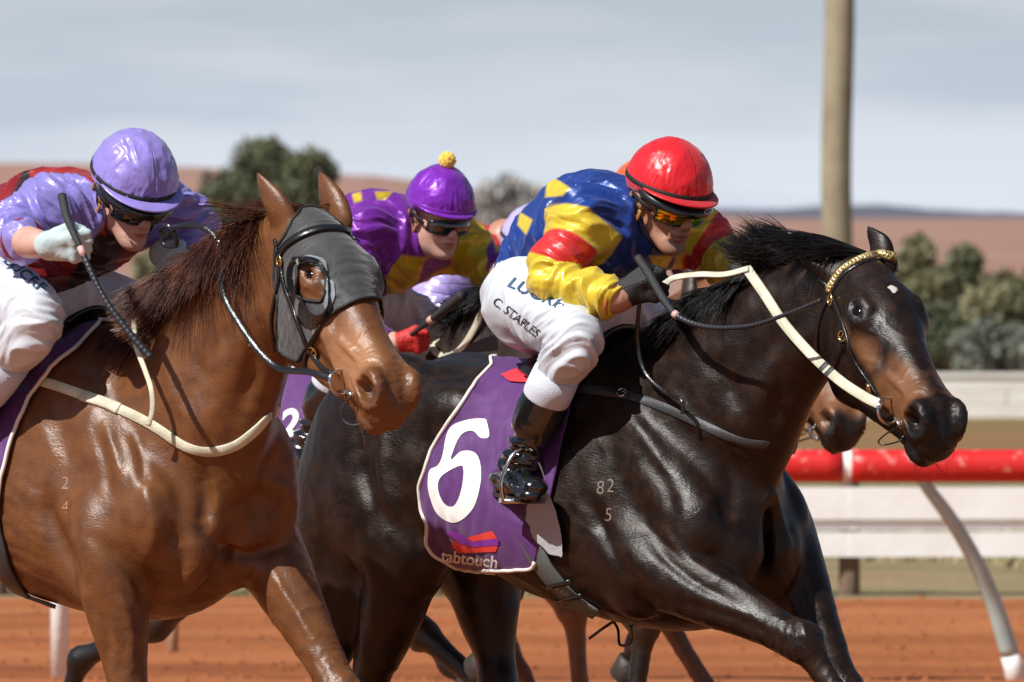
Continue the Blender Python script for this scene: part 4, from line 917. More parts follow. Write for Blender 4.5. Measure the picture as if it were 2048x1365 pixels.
def decal(Fr, tree, poly, material, parent, name, off=.0015, step=6, hole=None):
    """a flat print with a polygon outline in photo points, laid on the surface"""
    P = np.array(poly, float); x0, y0 = P.min(0)-step; x1, y1 = P.max(0)+step; xs = np.arange(x0, x1, step); ys = np.arange(y0, y1, step)
    X, Y = np.meshgrid(xs, ys); V = np.c_[X.ravel(), Y.ravel(), np.zeros(X.size)]; s = poly_sd(V[:, 0], V[:, 1], poly)
    for h in (hole or []): s = np.minimum(s, -poly_sd(V[:, 0], V[:, 1], h))
    w = len(xs); Q = np.array([(j*w+i, j*w+i+1, (j+1)*w+i+1, (j+1)*w+i) for j in range(len(ys)-1) for i in range(w-1)])
    V2, T, _ = clip_mesh(V, Q, s); out = [list(Fr.hit(tree, a, b, off)[0]) for a, b, _ in V2]
    return mesh_np(name, np.array(out), T, material, parent)
def cloth_from_horse(Hs, sfun, off, name, material, parent, wr, th=.004):
    V, Q, N = Hs['V'], Hs['Q'], Hs['N']; s = sfun(V); F = Hs['F']
    m = (s > -.06); idx = m[Q].any(1); q = Q[idx]; u = np.unique(q); mp = np.full(len(V), -1); mp[u] = np.arange(len(u)); v = V[u]; q = mp[q]; n = N[u]; s2 = s[u]
    v2, t, ex = clip_mesh(v, q, s2, n); ex /= np.linalg.norm(ex, axis=1)[:, None]
    v3 = relax(v2+ex*off, np.c_[t, t[:, 2]], 3, .4)+0; b = sorted(set(i for lp in boundary_loops(t) for i in lp)); v3[b] = (v2+ex*off)[b]
    v3 = v3+ex*wr(v3)[:, None]; o = shell(name, v3, t, th, material, parent); return o, v3, t
def mane_on(Hs, px_line, w0, n, dirfun, lenfun, material, name, parent, seed, r0=.0016, grav=.3, curl=.3, spread=.03, seg=7, root_off=0):
    """hair rooted along the crest: px_line = photo points of the crest"""
    F = Hs['F']; rg = np.random.default_rng(seed); q = spline([(*F.L(a, b, w0),) for a, b in px_line], 20); t = rg.uniform(0, 1, n); idx = t*(len(q)-1); i0 = np.minimum(idx.astype(int), len(q)-2); fr = (idx-i0)[:, None]
    P = q[i0]*(1-fr)+q[i0+1]*fr+rg.normal(0, spread, (n, 3))*[.6, .5, .6]; roots = []
    for p in P:
        r = Hs['tree'].find_nearest(Vector(p)); roots.append(list(r[0]+r[1]*root_off))
    D = np.array([list(dirfun(tt, rg)) for tt in t]); L = np.array([lenfun(tt, rg) for tt in t])
    return strands(name, roots, D, L, material, parent, r0, seg, grav, curl, seed)
def W3(fr, x, y, z): return fr.Mi.to_3x3() @ Vector((x, y, z))
def bridle_common(Hs): pass

# ---------------- dark bay: manes
hb = horse_b; rb = hb['root']
mane_on(hb, [(1262, 692), (1330, 645), (1400, 604), (1470, 574), (1520, 556)], .0, 5200,
        lambda t, r: W3(FB, -.80+r.normal(0, .22), -.65+r.normal(0, .25), -.25+r.normal(0, .20)), lambda t, r: r.uniform(.07, .17), M['hair_black'], 'mane', rb, 3, .0014, .75, .7, .026, root_off=.0)
mane_on(hb, [(1530, 556), (1575, 532), (1620, 514)], .0, 2600,
        lambda t, r: W3(FB, -.92+r.normal(0, .22), -.15+r.normal(0, .3), .36+r.normal(0, .24)), lambda t, r: r.uniform(.07, .145), M['hair_black'], 'mane', rb, 4, .0014, .0, .8, .022)
mane_on(hb, [(1675, 500), (1710, 495), (1745, 503)], .0, 1100,
        lambda t, r: W3(FB, -.97+r.normal(0, .12), -.1+r.normal(0, .15), .30+r.normal(0, .12)), lambda t, r: r.uniform(.10, .20), M['hair_black'], 'forelock', rb, 5, .0016, .25, .4, .014)
# ---------------- dark bay: bridle
tb = hb['tree']
def braid(px, name):
    P, N = on(FB, tb, px, 12, .003); L = np.r_[0, np.cumsum(np.linalg.norm(np.diff(P, axis=0), axis=1))]; m = int(L[-1]/.0022); s = np.linspace(0, L[-1], m)
    Pi = np.stack([np.interp(s, L, P[:, c]) for c in range(3)], 1); Ni = np.stack([np.interp(s, L, N[:, c]) for c in range(3)], 1); T = np.gradient(Pi, axis=0); T /= np.linalg.norm(T, axis=1)[:, None]; B = np.cross(T, Ni)
    for k, ph in enumerate((0, 2.1, 4.2)):
        mb = MB(); pts = Pi+B*(np.sin(s*210+ph)*.0085)[:, None]+Ni*((np.cos(s*420+2*ph)*.0025+.004))[:, None]; mb.tube([Vector(p) for p in pts], .0048, 6); mb.build('gold_braid', M['gold'], rb)
M['gold'] = mat('gold_and_cream_braid', (.78, .62, .30), .3, .55, noise=(60, (.25, .17, .06)))
strap_on(FB, tb, [(1662, 585), (1685, 548), (1720, 526), (1762, 514), (1792, 522), (1802, 545)], .022, .003, 'browband', M['leather'], rb)
braid([(1660, 580), (1683, 545), (1718, 522), (1760, 510), (1788, 515)], 'braid')
strap_on(FB, tb, [(1640, 560), (1655, 575), (1672, 610), (1690, 660), (1708, 720), (1738, 765), (1762, 800)], .014, .004, 'cheek_strap', M['leather'], rb)
strap_on(FB, tb, [(1660, 590), (1638, 640), (1632, 690), (1638, 725)], .012, .004, 'throat_lash', M['leather'], rb)
def buckle(Fr, tree, x, y, parent, r=.013, name='buckle', material=None):
    p, n = Fr.hit(tree, x, y, .007); mb = MB(); mb.torus(p, r, .0030, n, 20, 8); mb.tube([p-n.orthogonal().normalized()*r, p+n.orthogonal().normalized()*r], .002, 6); mb.build(name, material or M['brass'], parent)
for x, y in ((1665, 600), (1688, 672), (1742, 776)): buckle(FB, tb, x, y, rb)
pr = FB.hit(tb, 1790, 828, 0)[0]; wB = pr.y-.012
ringB = bit_ring(FB, 1776, 822, wB, .033, rb)
tube([FB.L(1790, 835, wB), FB.L(1800, 852, wB-.005), FB.L(1812, 858, wB+.03)], .005, 'bit_mouthpiece', M['chrome'], rb)
tube([FB.L(1803, 850, wB-.01), FB.L(1770, 870, wB-.01), FB.L(1757, 884, wB-.005), FB.L(1768, 890, wB), FB.L(1800, 882, wB+.01), FB.L(1808, 868, wB+.02)], .0022, 'curb_loop', M['leather'], rb)
# reins: broad white rubber rein from hand to bit, and the slack over the crest
tube_pts = [FB.L(1494, 538, -.085), FB.L(1530, 590, -.105), FB.L(1570, 650, -.115), FB.L(1625, 712, -.13), FB.L(1680, 762, wB+.02), FB.L(1730, 795, wB-.01), FB.L(1765, 812, wB-.012)]
free_strap(tube_pts, W3(FB, -.35, -.85, .35), .026, .005, 'rein', M['white_rubber'], rb, 10)
q = spline([tuple(p) for p in tube_pts], 10); mb = MB()
for i in (34, 36): mb.strap([Vector(q[i]), Vector(q[i+1])], [W3(FB, -.35, -.85, .35)]*2, .029, .008)
mb.build('rein_keeper', M['leather_grey'], rb)
free_strap([FB.L(1330, 568, -.19), FB.L(1352, 556, -.15), FB.L(1400, 550, -.13), FB.L(1450, 550, -.11), FB.L(1498, 538, -.09)], W3(FB, -.1, -.75, .6), .018, .004, 'rein', M['white_rubber'], rb, 8)
free_strap([FB.L(1280, 600, -.19), FB.L(1275, 680, -.17), FB.L(1290, 745, -.17), FB.L(1330, 785, -.18), FB.L(1362, 800, -.2), FB.L(1366, 828, -.2)], W3(FB, -.2, -.9, .2), .011, .004, 'martingale_strap', M['leather'], rb, 8)
# breastplate of grey webbing
strap_on(FB, tb, [(1150, 776), (1200, 783), (1260, 793), (1320, 812), (1380, 838), (1440, 866), (1490, 885), (1530, 890)], .024, .004, 'breastplate', M['leather_grey'], rb, wrap=[(1550, 884, .04), (1568, 872, .09), (1580, 855, .14), (1580, 830, .20)])
strap_on(FB, tb, [(1212, 775), (1240, 788), (1258, 797)], .012, .010, 'buckle_tongue', M['leather'], rb)
buckle(FB, tb, 1245, 788, rb, .012, 'buckle', M['chrome'])
# girth
strap_on(FB, tb, [(1040, 1010), (1062, 1080), (1095, 1140), (1145, 1195), (1195, 1225)], .062, .008, 'girth', M['girth'] if 'girth' in M else M['leather_grey'], rb, off=.004)
for (a, b) in (((1100, 1168), (1148, 1160)), ((1122, 1196), (1170, 1185))): strap_on(FB, tb, [a, b], .014, .005, 'girth_keeper', M['leather'], rb, off=.013, n=4)
decal(FB, tb, [(1062, 1010), (1085, 990), (1102, 985), (1118, 1020), (1130, 1070), (1132, 1112), (1105, 1105), (1075, 1075), (1058, 1040)], M['felt_white'] if 'felt_white' in M else M['white'], rb, 'girth_sleeve', off=.016)
tube([FB.L(1215, 1238, -.02), FB.L(1240, 1240, -.06), FB.L(1262, 1255, -.07), FB.L(1262, 1285, -.05), FB.L(1240, 1290, -.03), FB.L(1236, 1260, -.02), FB.L(1225, 1240, 0)], .004, 'girth_strap_end', M['leather'], rb)
tube([FB.L(1235, 1238, -.02), FB.L(1205, 1258, -.06), FB.L(1178, 1278, -.08)], .004, 'girth_strap_end', M['leather'], rb)
# ---------------- dark bay: saddlecloth 6
def cloth_sd(Hs, poly, zlow=None):
    F = Hs['F']
    def f(V):                                              # mirror both flanks onto the near one, then compare with the outline seen in the photograph
        W_ = V.copy(); W_[:, 1] = -np.abs(W_[:, 1]); x, y = F.pxs(W_); return poly_sd(x, y, poly)/760
    return f
polyB = [(960, 600), (985, 740), (950, 775), (905, 840), (868, 905), (846, 975), (850, 1020), (862, 1045), (858, 1085), (864, 1108), (900, 1125), (960, 1134), (1030, 1136), (1072, 1133), (1090, 1060), (1108, 985), (1130, 880), (1150, 800), (1162, 765), (1180, 600)]
wrB = lambda V: .0030+.0030*(.5-2*np.abs(perlin(V*[26, 6, 5]+V[:, [2, 0, 1]]*[8, 0, 0])))+.0015*fbm(V*14, 2)
clB, cv, ct = cloth_from_horse(hb, cloth_sd(hb, polyB), .010, 'saddlecloth', M['cloth_purple'], rb, wrB)
edge_piping(cv, ct, .0055, 'cloth_piping', M['cloth_edge'], rb, keep=lambda L: (FB.pxs(L)[0] < 1000+0*L[:, 0]) | (FB.pxs(L)[1] > 1120))
tcB = bvh(cv, ct)
six_out = [(972.8, 838.3), (979.6, 872.9), (961.6, 876.3), (948.4, 863.2), (934.8, 863.2), (922.6, 870.5), (912.9, 887.5), (901.7, 921.6), (920.2, 904.6), (939.7, 902.1), (954.3, 909.4), (961.6, 928.9), (962.6, 958.2), (956.7, 992.3), (947.0, 1016.6), (929.9, 1036.1), (910.4, 1045.8), (891.0, 1041.0), (873.9, 1026.4), (864.2, 1006.9), (856.9, 977.6), (856.9, 953.3), (861.7, 938.7), (876.4, 931.4), (886.1, 909.4), (893.4, 870.5), (905.6, 851.0), (929.9, 841.3), (954.3, 837.8)]
six_hole = [[(926.0, 931.4), (928.0, 948.4), (922.6, 982.5), (912.9, 1006.9), (903.1, 1014.2), (888.5, 1006.9), (878.8, 987.4), (876.4, 967.9), (883.7, 953.3), (900.7, 941.1), (915.3, 933.8)]]
rnd = lambda L: [tuple(p[:2]) for p in spline([(*p, 0) for p in L+[L[0]]], 3)[:-1]]
decal(FB, tcB, rnd(six_out), M['white'], rb, 'number_print', .0016, 3, [rnd(h_) for h_ in six_hole])
for poly, m_, nm, o_ in (([(905, 1083), (985, 1062), (996, 1078), (906, 1100)], M['red_print'], 'logo_ribbon', .0016), ([(908, 1098), (960, 1088), (998, 1092), (992, 1104), (915, 1106)], M['red_print'], 'logo_ribbon', .0018), ([(930, 1085), (1000, 1076), (1000, 1090), (950, 1094), (905, 1086)], M['violet_print'], 'logo_ribbon', .0026), ([(888, 1064), (912, 1062), (945, 1082), (925, 1088)], M['violet_print'], 'logo_ribbon', .0022)):
    decal(FB, tcB, poly, m_, rb, nm, o_, 5)
drape_text(FB, tcB, 'tabtouch', 882, 1120, 23, .13, 0, M['white'], rb, 'logo_text', .0040, .020, .98)
decal(FB, tcB, [(1003, 752), (1030, 742), (1062, 740), (1070, 755), (1055, 768), (1020, 766)], M['pink_red'], rb, 'saddle_pad', .006)
# freeze brand
for s_, x, y in (('8', 1192, 988), ('2', 1212, 984), ('5', 1208, 1042)): drape_text(FB, tb, s_, x, y, 27, .08, 0, M['brand'], rb, 'brand_mark', .0008, -.012, .85)

def whiskers(Hs, n, material, seed):
    H = Hs['H']; rg = np.random.default_rng(seed); roots, dirs = [], []
    for i in range(n):
        c = H(rg.uniform(.50, .64), rg.uniform(-.07, .07), rg.uniform(-.22, -.08)); r = Hs['tree'].find_nearest(c); roots.append(list(r[0])); dirs.append(list(r[1]+Vector(rg.normal(0, .3, 3))))
    tag(strands('whiskers', roots, dirs, rg.uniform(.015, .045, n), material, Hs['root'], .0004, 4, .2, .2, seed), kind='stuff')
# ---------------- chestnut: mane, hood, bridle, breastplate, cloth
ha = horse_a; ra = ha['root']; ta = ha['tree']
mane_on(ha, [(248, 680), (300, 640), (350, 602), (395, 550), (440, 495), (490, 455), (550, 428)], .0, 8000,
        lambda t, r: W3(FA, -.80+r.normal(0, .22), -.42+r.normal(0, .25), (-.28+.20*t)+r.normal(0, .18)), lambda t, r: r.uniform(.10, .21)*(.8+.5*t), M['hair_red'], 'mane', ra, 13, .0013, .6, 1.0, .026)
mane_on(ha, [(560, 425), (600, 412), (640, 412)], .0, 600, lambda t, r: W3(FA, -.9+r.normal(0, .25), -.1+r.normal(0, .2), .05+r.normal(0, .15)), lambda t, r: r.uniform(.04, .10), M['hair_red'], 'forelock', ra, 14, .0015, .3, .5, .012)
M['hood'] = mat('charcoal_grey_hood_fabric', (.032, .032, .034), .62, bump=(34, .6, (1, .25, 1)), sheen=.3)
M['hood_grey'] = mat('pale_grey_hood_trim', (.20, .22, .24), .6, bump=(300, .3))
hood_poly = [(555, 480), (600, 418), (622, 406), (664, 412), (706, 445), (735, 480), (765, 520), (785, 560), (778, 600), (742, 598), (712, 603), (678, 620), (648, 645), (632, 672), (612, 700), (600, 722), (575, 712), (562, 700), (558, 660), (560, 600), (552, 560)]
hood_hc = []
for x, y in hood_poly:
    p, n = FA.hit(ta, x, y); hood_hc.append(tuple(HA.inv(np.array([list(p)]))[0][[0, 2]]))
def hood_sd(V):
    h = HA.inv(V); x, y = FA.pxs(V); s = poly_sd(x, y, hood_poly)/780
    inh = np.minimum(np.minimum(h[:, 0]+.01, .36-h[:, 0]), 1.0)
    far = np.where(h[:, 1] > .03, np.minimum(np.minimum(h[:, 0]-.02, .30-h[:, 0]), h[:, 2]+.18), -1)
    s = np.maximum(s, far); s = np.minimum(s, inh); d2 = (h[:, 2]+.40)
    hole = np.where(h[:, 1] < 0, poly_sd(x, y, [(598, 535), (618, 528), (640, 534), (652, 560), (652, 590), (645, 604), (615, 600), (598, 592)])/780, -1)
    hole2 = np.where(h[:, 1] > .04, .030-np.hypot(h[:, 0]-.222, h[:, 2]+.012), -1)
    s = np.minimum(s, -hole); s = np.minimum(s, -hole2)
    ears = np.minimum(*[np.min([np.linalg.norm(V-np.array(e[0].lerp(e[1], t)), axis=1)-.048 for t in (0, .5, 1)], axis=0) for e in PA['ears']]); return np.minimum(s, ears)
hoodo, hv, ht = cloth_from_horse(ha, hood_sd, .004, 'hood', M['hood'], ra, lambda V: .0012+.0028*(.5-2*np.abs(perlin(HA.inv(V)*[44, 8, 9]))), .003)
edge_piping(hv, ht, .0042, 'hood_binding', M['fabric_black'], ra, 24)
th_ = bvh(np.vstack([hv, ha['V']]), np.vstack([np.c_[ht, ht[:, 2]], ha['Q']+len(hv)]))
# blinker cup around the eye
def cup():
    c, n = FA.hit(ta, 622, 575); n = W3(FA, .35, -.88, .25).normalized(); V = []; K, J = 30, 7
    lo = [(586, 515), (606, 512), (636, 518), (655, 545), (664, 580), (655, 625), (638, 652), (612, 655), (590, 630), (578, 590), (574, 545)]
    q = spline([(*p, 0) for p in lo+[lo[0]]], 4)[:-1]; K = len(q)
    for j in range(J+1):
        u = j/J
        for i, (x, y, _) in enumerate(q):
            b, nn = FA.hit(th_, 618+(x-618)*(1-.22*u), 575+(y-575)*(1-.22*u), .002); back = max(0, min(1, (630-x)/50))*.8+max(0, min(1, (y-590)/40))*.7; V.append(b+n*(.010+.040*min(1, back))*math.sin(u*math.pi/2))
    F = [(j*K+i, j*K+(i+1) % K, (j+1)*K+(i+1) % K, (j+1)*K+i) for j in range(J) for i in range(K)]
    return mesh_np('blinker_cup', V, F, M['plastic_black'], ra)
cup()
decal(FA, th_, [(592, 518), (620, 512), (650, 520), (654, 545), (640, 540), (622, 530), (598, 534)], M['hood_grey'], ra, 'hood_trim', .004)
decal(FA, th_, [(640, 560), (668, 562), (672, 590), (660, 628), (648, 612), (655, 585)], M['hood_grey'], ra, 'hood_trim', .004)
strap_on(FA, th_, [(560, 510), (575, 492), (600, 474), (640, 460), (680, 460), (712, 470), (722, 480)], .022, .006, 'browband', M['leather'], ra, off=.004)
strap_on(FA, th_, [(552, 480), (558, 520), (560, 560), (552, 600), (545, 640), (552, 700)], .010, .004, 'throat_lash', M['leather'], ra, off=.004)
strap_on(FA, th_, [(563, 520), (568, 560), (580, 600), (600, 650), (615, 690), (640, 730), (665, 750)], .014, .004, 'cheek_strap', M['leather'], ra, off=.004)
strap_on(FA, th_, [(655, 622), (640, 660), (622, 690), (612, 715), (612, 735)], .010, .004, 'hood_strap', M['leather'], ra, off=.004)
for x, y in ((563, 522), (628, 702)): buckle(FA, th_, x, y, ra)
prA = FA.hit(ta, 690, 770, 0)[0]; wA = prA.y-.016
bit_ring(FA, 680, 765, wA, .031, ra)
tube([FA.L(690, 780, wA), FA.L(703, 790, wA-.005), FA.L(716, 788, wA+.02)], .005, 'bit_mouthpiece', M['chrome'], ra)
tube([FA.L(703, 792, wA-.01), FA.L(688, 810, wA-.01), FA.L(684, 835, wA), FA.L(700, 850, wA+.01), FA.L(725, 848, wA+.03)], .0022, 'curb_loop', M['leather_grey'], ra)
rA = [FA.L(330, 478, -.10), FA.L(352, 455, -.12), FA.L(395, 452, -.13), FA.L(430, 475, -.13), FA.L(440, 520, -.14), FA.L(448, 590, -.15), FA.L(480, 650, -.16), FA.L(520, 705, -.16), FA.L(560, 738, -.16), FA.L(620, 745, wA-.01), FA.L(662, 758, wA-.01)]
free_strap(rA, W3(FA, -.2, -.95, .2), .016, .004, 'rein', M['leather'], ra, 8)
free_strap([FA.L(330, 478, -.10), FA.L(322, 460, -.11), FA.L(335, 452, -.12), FA.L(350, 470, -.11), FA.L(352, 492, -.10), FA.L(328, 490, -.10), FA.L(325, 470, -.10)], W3(FA, -.2, -.95, .2), .012, .004, 'rein', M['leather'], ra, 6)
for x, y in ((437, 485), (500, 688)): p = FA.L(x, y, -.148); mb = MB(); mb.box(p, (.012, .006, .012)); mb.build('rein_buckle', M['chrome'], ra)
strap_on(FA, ta, [(52, 755), (100, 768), (150, 785), (210, 808), (270, 832), (320, 860), (370, 893), (420, 904), (470, 892), (510, 862), (535, 835)], .026, .005, 'breastplate', M['white_web'], ra, wrap=[(545, 818, .06), (552, 795, .11), (552, 770, .16)])
strap_on(FA, ta, [(165, 792), (205, 806), (240, 820)], .030, .009, 'breastplate_keeper', M['white_web'], ra)
free_strap([FA.L(268, 640, -.14), FA.L(272, 690, -.17), FA.L(290, 740, -.19), FA.L(303, 780, -.2), FA.L(305, 820, -.205), FA.L(297, 852, -.21)], W3(FA, -.2, -.9, .2), .013, .004, 'neck_strap', M['white_web'], ra, 8)
polyA = [(-520, 560), (-300, 720), (-420, 1050), (-380, 1200), (-100, 1150), (0, 1030), (8, 960), (30, 875), (64, 800), (110, 738), (165, 692), (200, 655), (215, 600)]
clA, cva, cta = cloth_from_horse(ha, cloth_sd(ha, polyA), .010, 'saddlecloth', M['cloth_purple'], ra, wrB)
edge_piping(cva, cta, .0055, 'cloth_piping', M['cloth_edge'], ra)
strap_on(FA, ta, [(-20, 1000), (-5, 1080), (20, 1150), (60, 1200), (105, 1235)], .060, .008, 'girth', M['leather_grey'], ra, off=.006)
for s_, x, y in (('2', 122, 978), ('4', 122, 1026)): drape_text(FA, ta, s_, x, y, 26, .1, 0, M['brand_pale'] if 'brand_pale' in M else M['brand'], ra, 'brand_mark', .0008, -.014, .8)
whiskers(hb, 90, M['hair_black'], 31); whiskers(ha, 90, M['hair_red'], 32)
# ------------------------------------------------------------------ whips
def whip(fr, pts, rr, band, label, parts=('handle', 'shaft')):
    root = empty('riding_whip', fr.o, -fr.th, label, 'whip', 'riding whips'); q = spline([tuple(p) for p in pts], 10); n = len(q)
    r = np.interp(np.linspace(0, 1, n), np.linspace(0, 1, len(rr)), rr); k = int(n*band)
    mb = MB(); mb.tube([Vector(p) for p in q[:k]], list(r[:k]), 10); mb.build('handle', M['grip'], root)
    L = np.r_[0, np.cumsum(np.linalg.norm(np.diff(q[k-1:], axis=0), axis=1))]; m = int(L[-1]/.004); s = np.linspace(0, L[-1], m); P = np.stack([np.interp(s, L, q[k-1:, c]) for c in range(3)], 1); R = np.interp(s, L, r[k-1:])*(1+.10*np.sin(np.arange(m)*1.9))
    mb = MB(); mb.tube([Vector(p) for p in P], list(R), 8); mb.build('shaft', M['shaft'], root)
    mb = MB(); mb.tube([Vector(p) for p in q[k-1:k+2]], float(r[k])*1.18, 10); mb.build('whip_band', M['band_pink'], root); return root
M['grip'] = mat('charcoal_rubber_grip', (.022, .022, .025), .6, bump=(300, .4)); M['shaft'] = mat('dark_whip_shaft', (.022, .024, .030), .4); M['band_pink'] = mat('pale_red_band', (.6, .35, .33), .5)
whip(FB, [LB(1276, 516, -.185), LB(1300, 552, -.21), LB(1328, 600, -.225), LB(1360, 636, -.23), LB(1420, 655, -.235), LB(1500, 652, -.24), LB(1570, 630, -.24), LB(1642, 601, -.235)], [.0115, .0115, .011, .008, .0065, .006, .0055, .006], .40, 'whip in the black-gloved hand, lying across the dark bay horse\'s neck')
# ------------------------------------------------------------------ rider of the chestnut
def LA(x, y, w, r=None): p = FA.L(x, y, w); return (*p, r) if r is not None else p
R3A = FA.Mi.to_3x3(); HRA = human_head(FA, (262, 392), .0, (.42, -.76, -.50), (.22, -.42, .88), 1.0)
RA = dict(head=HRA, crag=.8,
    torso=[LA(-60, 570, 0, .125), LA(-10, 525, 0, .128), LA(55, 478, 0, .135), LA(120, 456, 0, .135), LA(170, 458, 0, .105), LA(225, 425, 0, .06)],
    arm_near=[LA(100, 420, -.155, .068), LA(60, 438, -.21, .064), LA(22, 460, -.27, .056), LA(45, 480, -.33, .052), LA(62, 486, -.36, .040), LA(85, 490, -.39, .034)],
    arm_far=[LA(320, 425, .165, .070), LA(355, 425, .20, .066), LA(388, 455, .23, .058), LA(385, 500, .20, .048), LA(372, 525, .16, .040)],
    sleeve_end=dict(arm_near=4, arm_far=5), wide=1.15, butt=(LA(-60, 600, 0), (.15, .17, .12)),
    leg_near=[LA(-40, 590, -.115, .115), LA(30, 604, -.24, .086), LA(74, 645, -.315, .063), LA(30, 700, -.31, .056), LA(-8, 745, -.305, .054), LA(-110, 905, -.30, .045)],
    leg_far=[LA(90, 580, .115, .110), LA(170, 595, .22, .095), LA(245, 620, .29, .070), LA(235, 680, .30, .064), LA(225, 740, .30, .060), LA(170, 925, .31, .045)],
    boot=dict(leg_near=(LA(-35, 785, -.305), LA(-110, 905, -.30), LA(-150, 948, -.27), LA(-70, 965, -.37)), leg_far=(LA(215, 790, .30), LA(160, 925, .31), LA(120, 968, .30), LA(230, 985, .34))),
    hand_near=(LA(128, 492, -.40), R3A @ Vector((.9, -.30, -.05)), R3A @ Vector((.15, -.3, .85)), R3A @ Vector((-.1, -.9, -.2))),
    hand_far=(LA(345, 520, .12), R3A @ Vector((.6, -.5, -.4)), R3A @ Vector((0, .3, .9)), R3A @ Vector((0, .9, .2))), fist=.85)
LAV, DRED, BLK = (.27, .23, .62), (.26, .010, .014), (.012, .006, .010)
def attrsA(V, Fr, k):
    x, y = Fr.pxs(V); isn = k['dn'] < k['df']; arm = np.maximum(k['dt']-k['dn']+.018, k['dt']-k['df']+.018)
    st = np.sin((x*.8+y*.35)/24)*.02
    yoke = np.maximum(poly_sd(x, y, [(150, 335), (190, 340), (192, 440), (178, 470), (150, 400), (140, 370)]), poly_sd(x, y, [(60, 350), (200, 300), (190, 345), (90, 385)]))/800
    return dict(torso=-arm, stripe=np.minimum(-arm, np.where((y > 470) | (x < 60), st-.004, -.02)), red2=np.minimum(-arm+.02, yoke), aband=np.minimum(arm, np.minimum((k['pn']-.50)*.08, (.78-k['pn'])*.08)*np.where(isn, 1, -1)))
jacketA = satin('lavender_red_black_satin', LAV, [('torso', DRED, -E, E, 0), ('stripe', BLK, -E, E, 0), ('red2', (.42, .02, .015), -E, E, 0)], .33, .15)
M['capA'] = satin('lavender_satin_cap', (.30, .24, .66), [], .26, .12)
SA = dict(skin=M['skin_pale'], jacket=jacketA, attrs=attrsA, breeches=M['breeches'], cap=M['capA'], peak=M['capA'], lens=M['lens_dark'], glove=M['glove_white'], hspec=dict(seams=2, wr=.0026, sd=7, under=True, ext=.042, cr=.0030))
rider_a = build_rider(FA, RA, 'jockey at the left edge in lavender, red and black silks with a lavender cap', SA)
whip(FA, [LA(124, 392, -.37), LA(136, 440, -.40), LA(160, 495, -.425), LA(205, 590, -.42), LA(250, 655, -.40), LA(302, 716, -.37)], [.0115, .0105, .0075, .0070, .0085, .0105], .42, 'whip in the pale-gloved hand of the lavender-capped jockey at the left')
# printed names on the breeches
drape_text(FB, rider_b['btree'], 'LUCRF', 1012, 572, 22, .42, .25, M['navy_print'], rider_b['root'], 'printed_name', .0025, .012, 1.25)
drape_text(FB, rider_b['btree'], 'C. STAPLES', 984, 606, 17, .66, .1, M['black_print'], rider_b['root'], 'printed_name', .0025, .004, .95)
drape_text(FA, rider_a['btree'], 'LUCRF', 4, 524, 20, .68, .2, M['navy_print'], rider_a['root'], 'printed_name', .0025, .012, 1.15)
mb = MB()
for i in range(4): a = FB.hit(rider_b['jtree'], 1245, 700)[0] if False else None
# stirrup irons hang with the saddle of their horse
def stirrup(fr, heel, toe, parent):
    h, t = Vector(heel), Vector(toe); d = (t-h).normalized(); c = h.lerp(t, .62)+Vector((0, 0, -.030)); s = d.cross(Vector((0, 0, 1))).normalized(); mb = MB()
    pts = [c-s*.055, c-s*.060+Vector((0, 0, .05)), c-s*.035+Vector((0, 0, .11)), c+Vector((0, 0, .135)), c+s*.035+Vector((0, 0, .11)), c+s*.060+Vector((0, 0, .05)), c+s*.055]
    q = spline([tuple(p) for p in pts], 6); mb.tube([Vector(p) for p in q], .0055, 8); mb.box(c, (.045, .118, .012), Matrix((d, s, d.cross(s))).transposed()); mb.build('stirrup_iron', M['chrome'], parent)
def saddle(fr, Hs, knee, hip, parent, butt):
    mb = MB(); w = Hs['P']['withers']; V = []; k, q = 24, 14
    for j in range(q+1):
        u = j/q; a = w[0]-.04-u*.26; ww = .06+.03*math.sin(u*math.pi)
        for i in range(k+1):
            s = (i/k*2-1); y = ww*math.sin(s*1.35)*1.25; z = w[1]-.055-.030*math.sin(u*math.pi)+.045*abs(u-.5)*2-.11*s*s*(1+.3*abs(s)); r = Hs['tree'].find_nearest(Vector((a, y, z))); p = r[0]+r[1]*.030; V.append(p+Vector((0, 0, .012*(abs(u-.5)*2)**2)))
    F = [(a, a+1, a+k+2, a+k+1) for j in range(q) for a in range(j*(k+1), j*(k+1)+k)]; T = np.array(F); V = np.array([list(v) for v in V])
    return shell('saddle', V, np.vstack([T[:, [0, 1, 2]], T[:, [0, 2, 3]]]), -.010, M['leather'], parent)
for fr, Hs, R, rt in ((FB, horse_b, RB, rb), (FA, horse_a, RA, ra)):
    saddle(fr, Hs, None, None, rt, None)
    for k in ('leg_near', 'leg_far'):
        top, ank, heel, toe = R['boot'][k]; stirrup(fr, heel, toe, rt)
# ------------------------------------------------------------------ the three horses and riders behind
import copy
def coarse_horse(P0, fr, coat, label, head_dz=0, legs=None, muzz=None, eyes=False):
    P = dict(P0); P['star'] = 0; P['blacklegs'] = coat is not M['coat_bay']; H0 = P0['head']
    if head_dz:
        P['head'] = HeadFrame(H0.o+Vector((0, 0, head_dz*.45)), H0.ex+Vector((0, 0, head_dz*.8)), H0.ez, H0.sc); dz = P['head'].o.z-H0.o.z; n = len(P0['neck'])
        P['neck'] = [(p[0], p[1], p[2]+dz*(i/(n-1))**1.3, p[3]) for i, p in enumerate(P0['neck'])]; H = P['head']
        P['ears'] = [(H(.0, s*.05, .02), H(-.06, s*.06, .06), H(-.15, s*.06, .07), (0, .9*s, .1)) for s in (-1, 1)]
    P['extra'] = []; P.update(legs or {}); P['eyes'] = eyes
    return build_horse('horse', P, coat, label, False, 'racehorses', fr)
FC = Frame(676, 25.5, 43, -.04); FD = Frame(862, 27.5, 43, -.14); FE = Frame(1100, 28.0, 43, -.03)
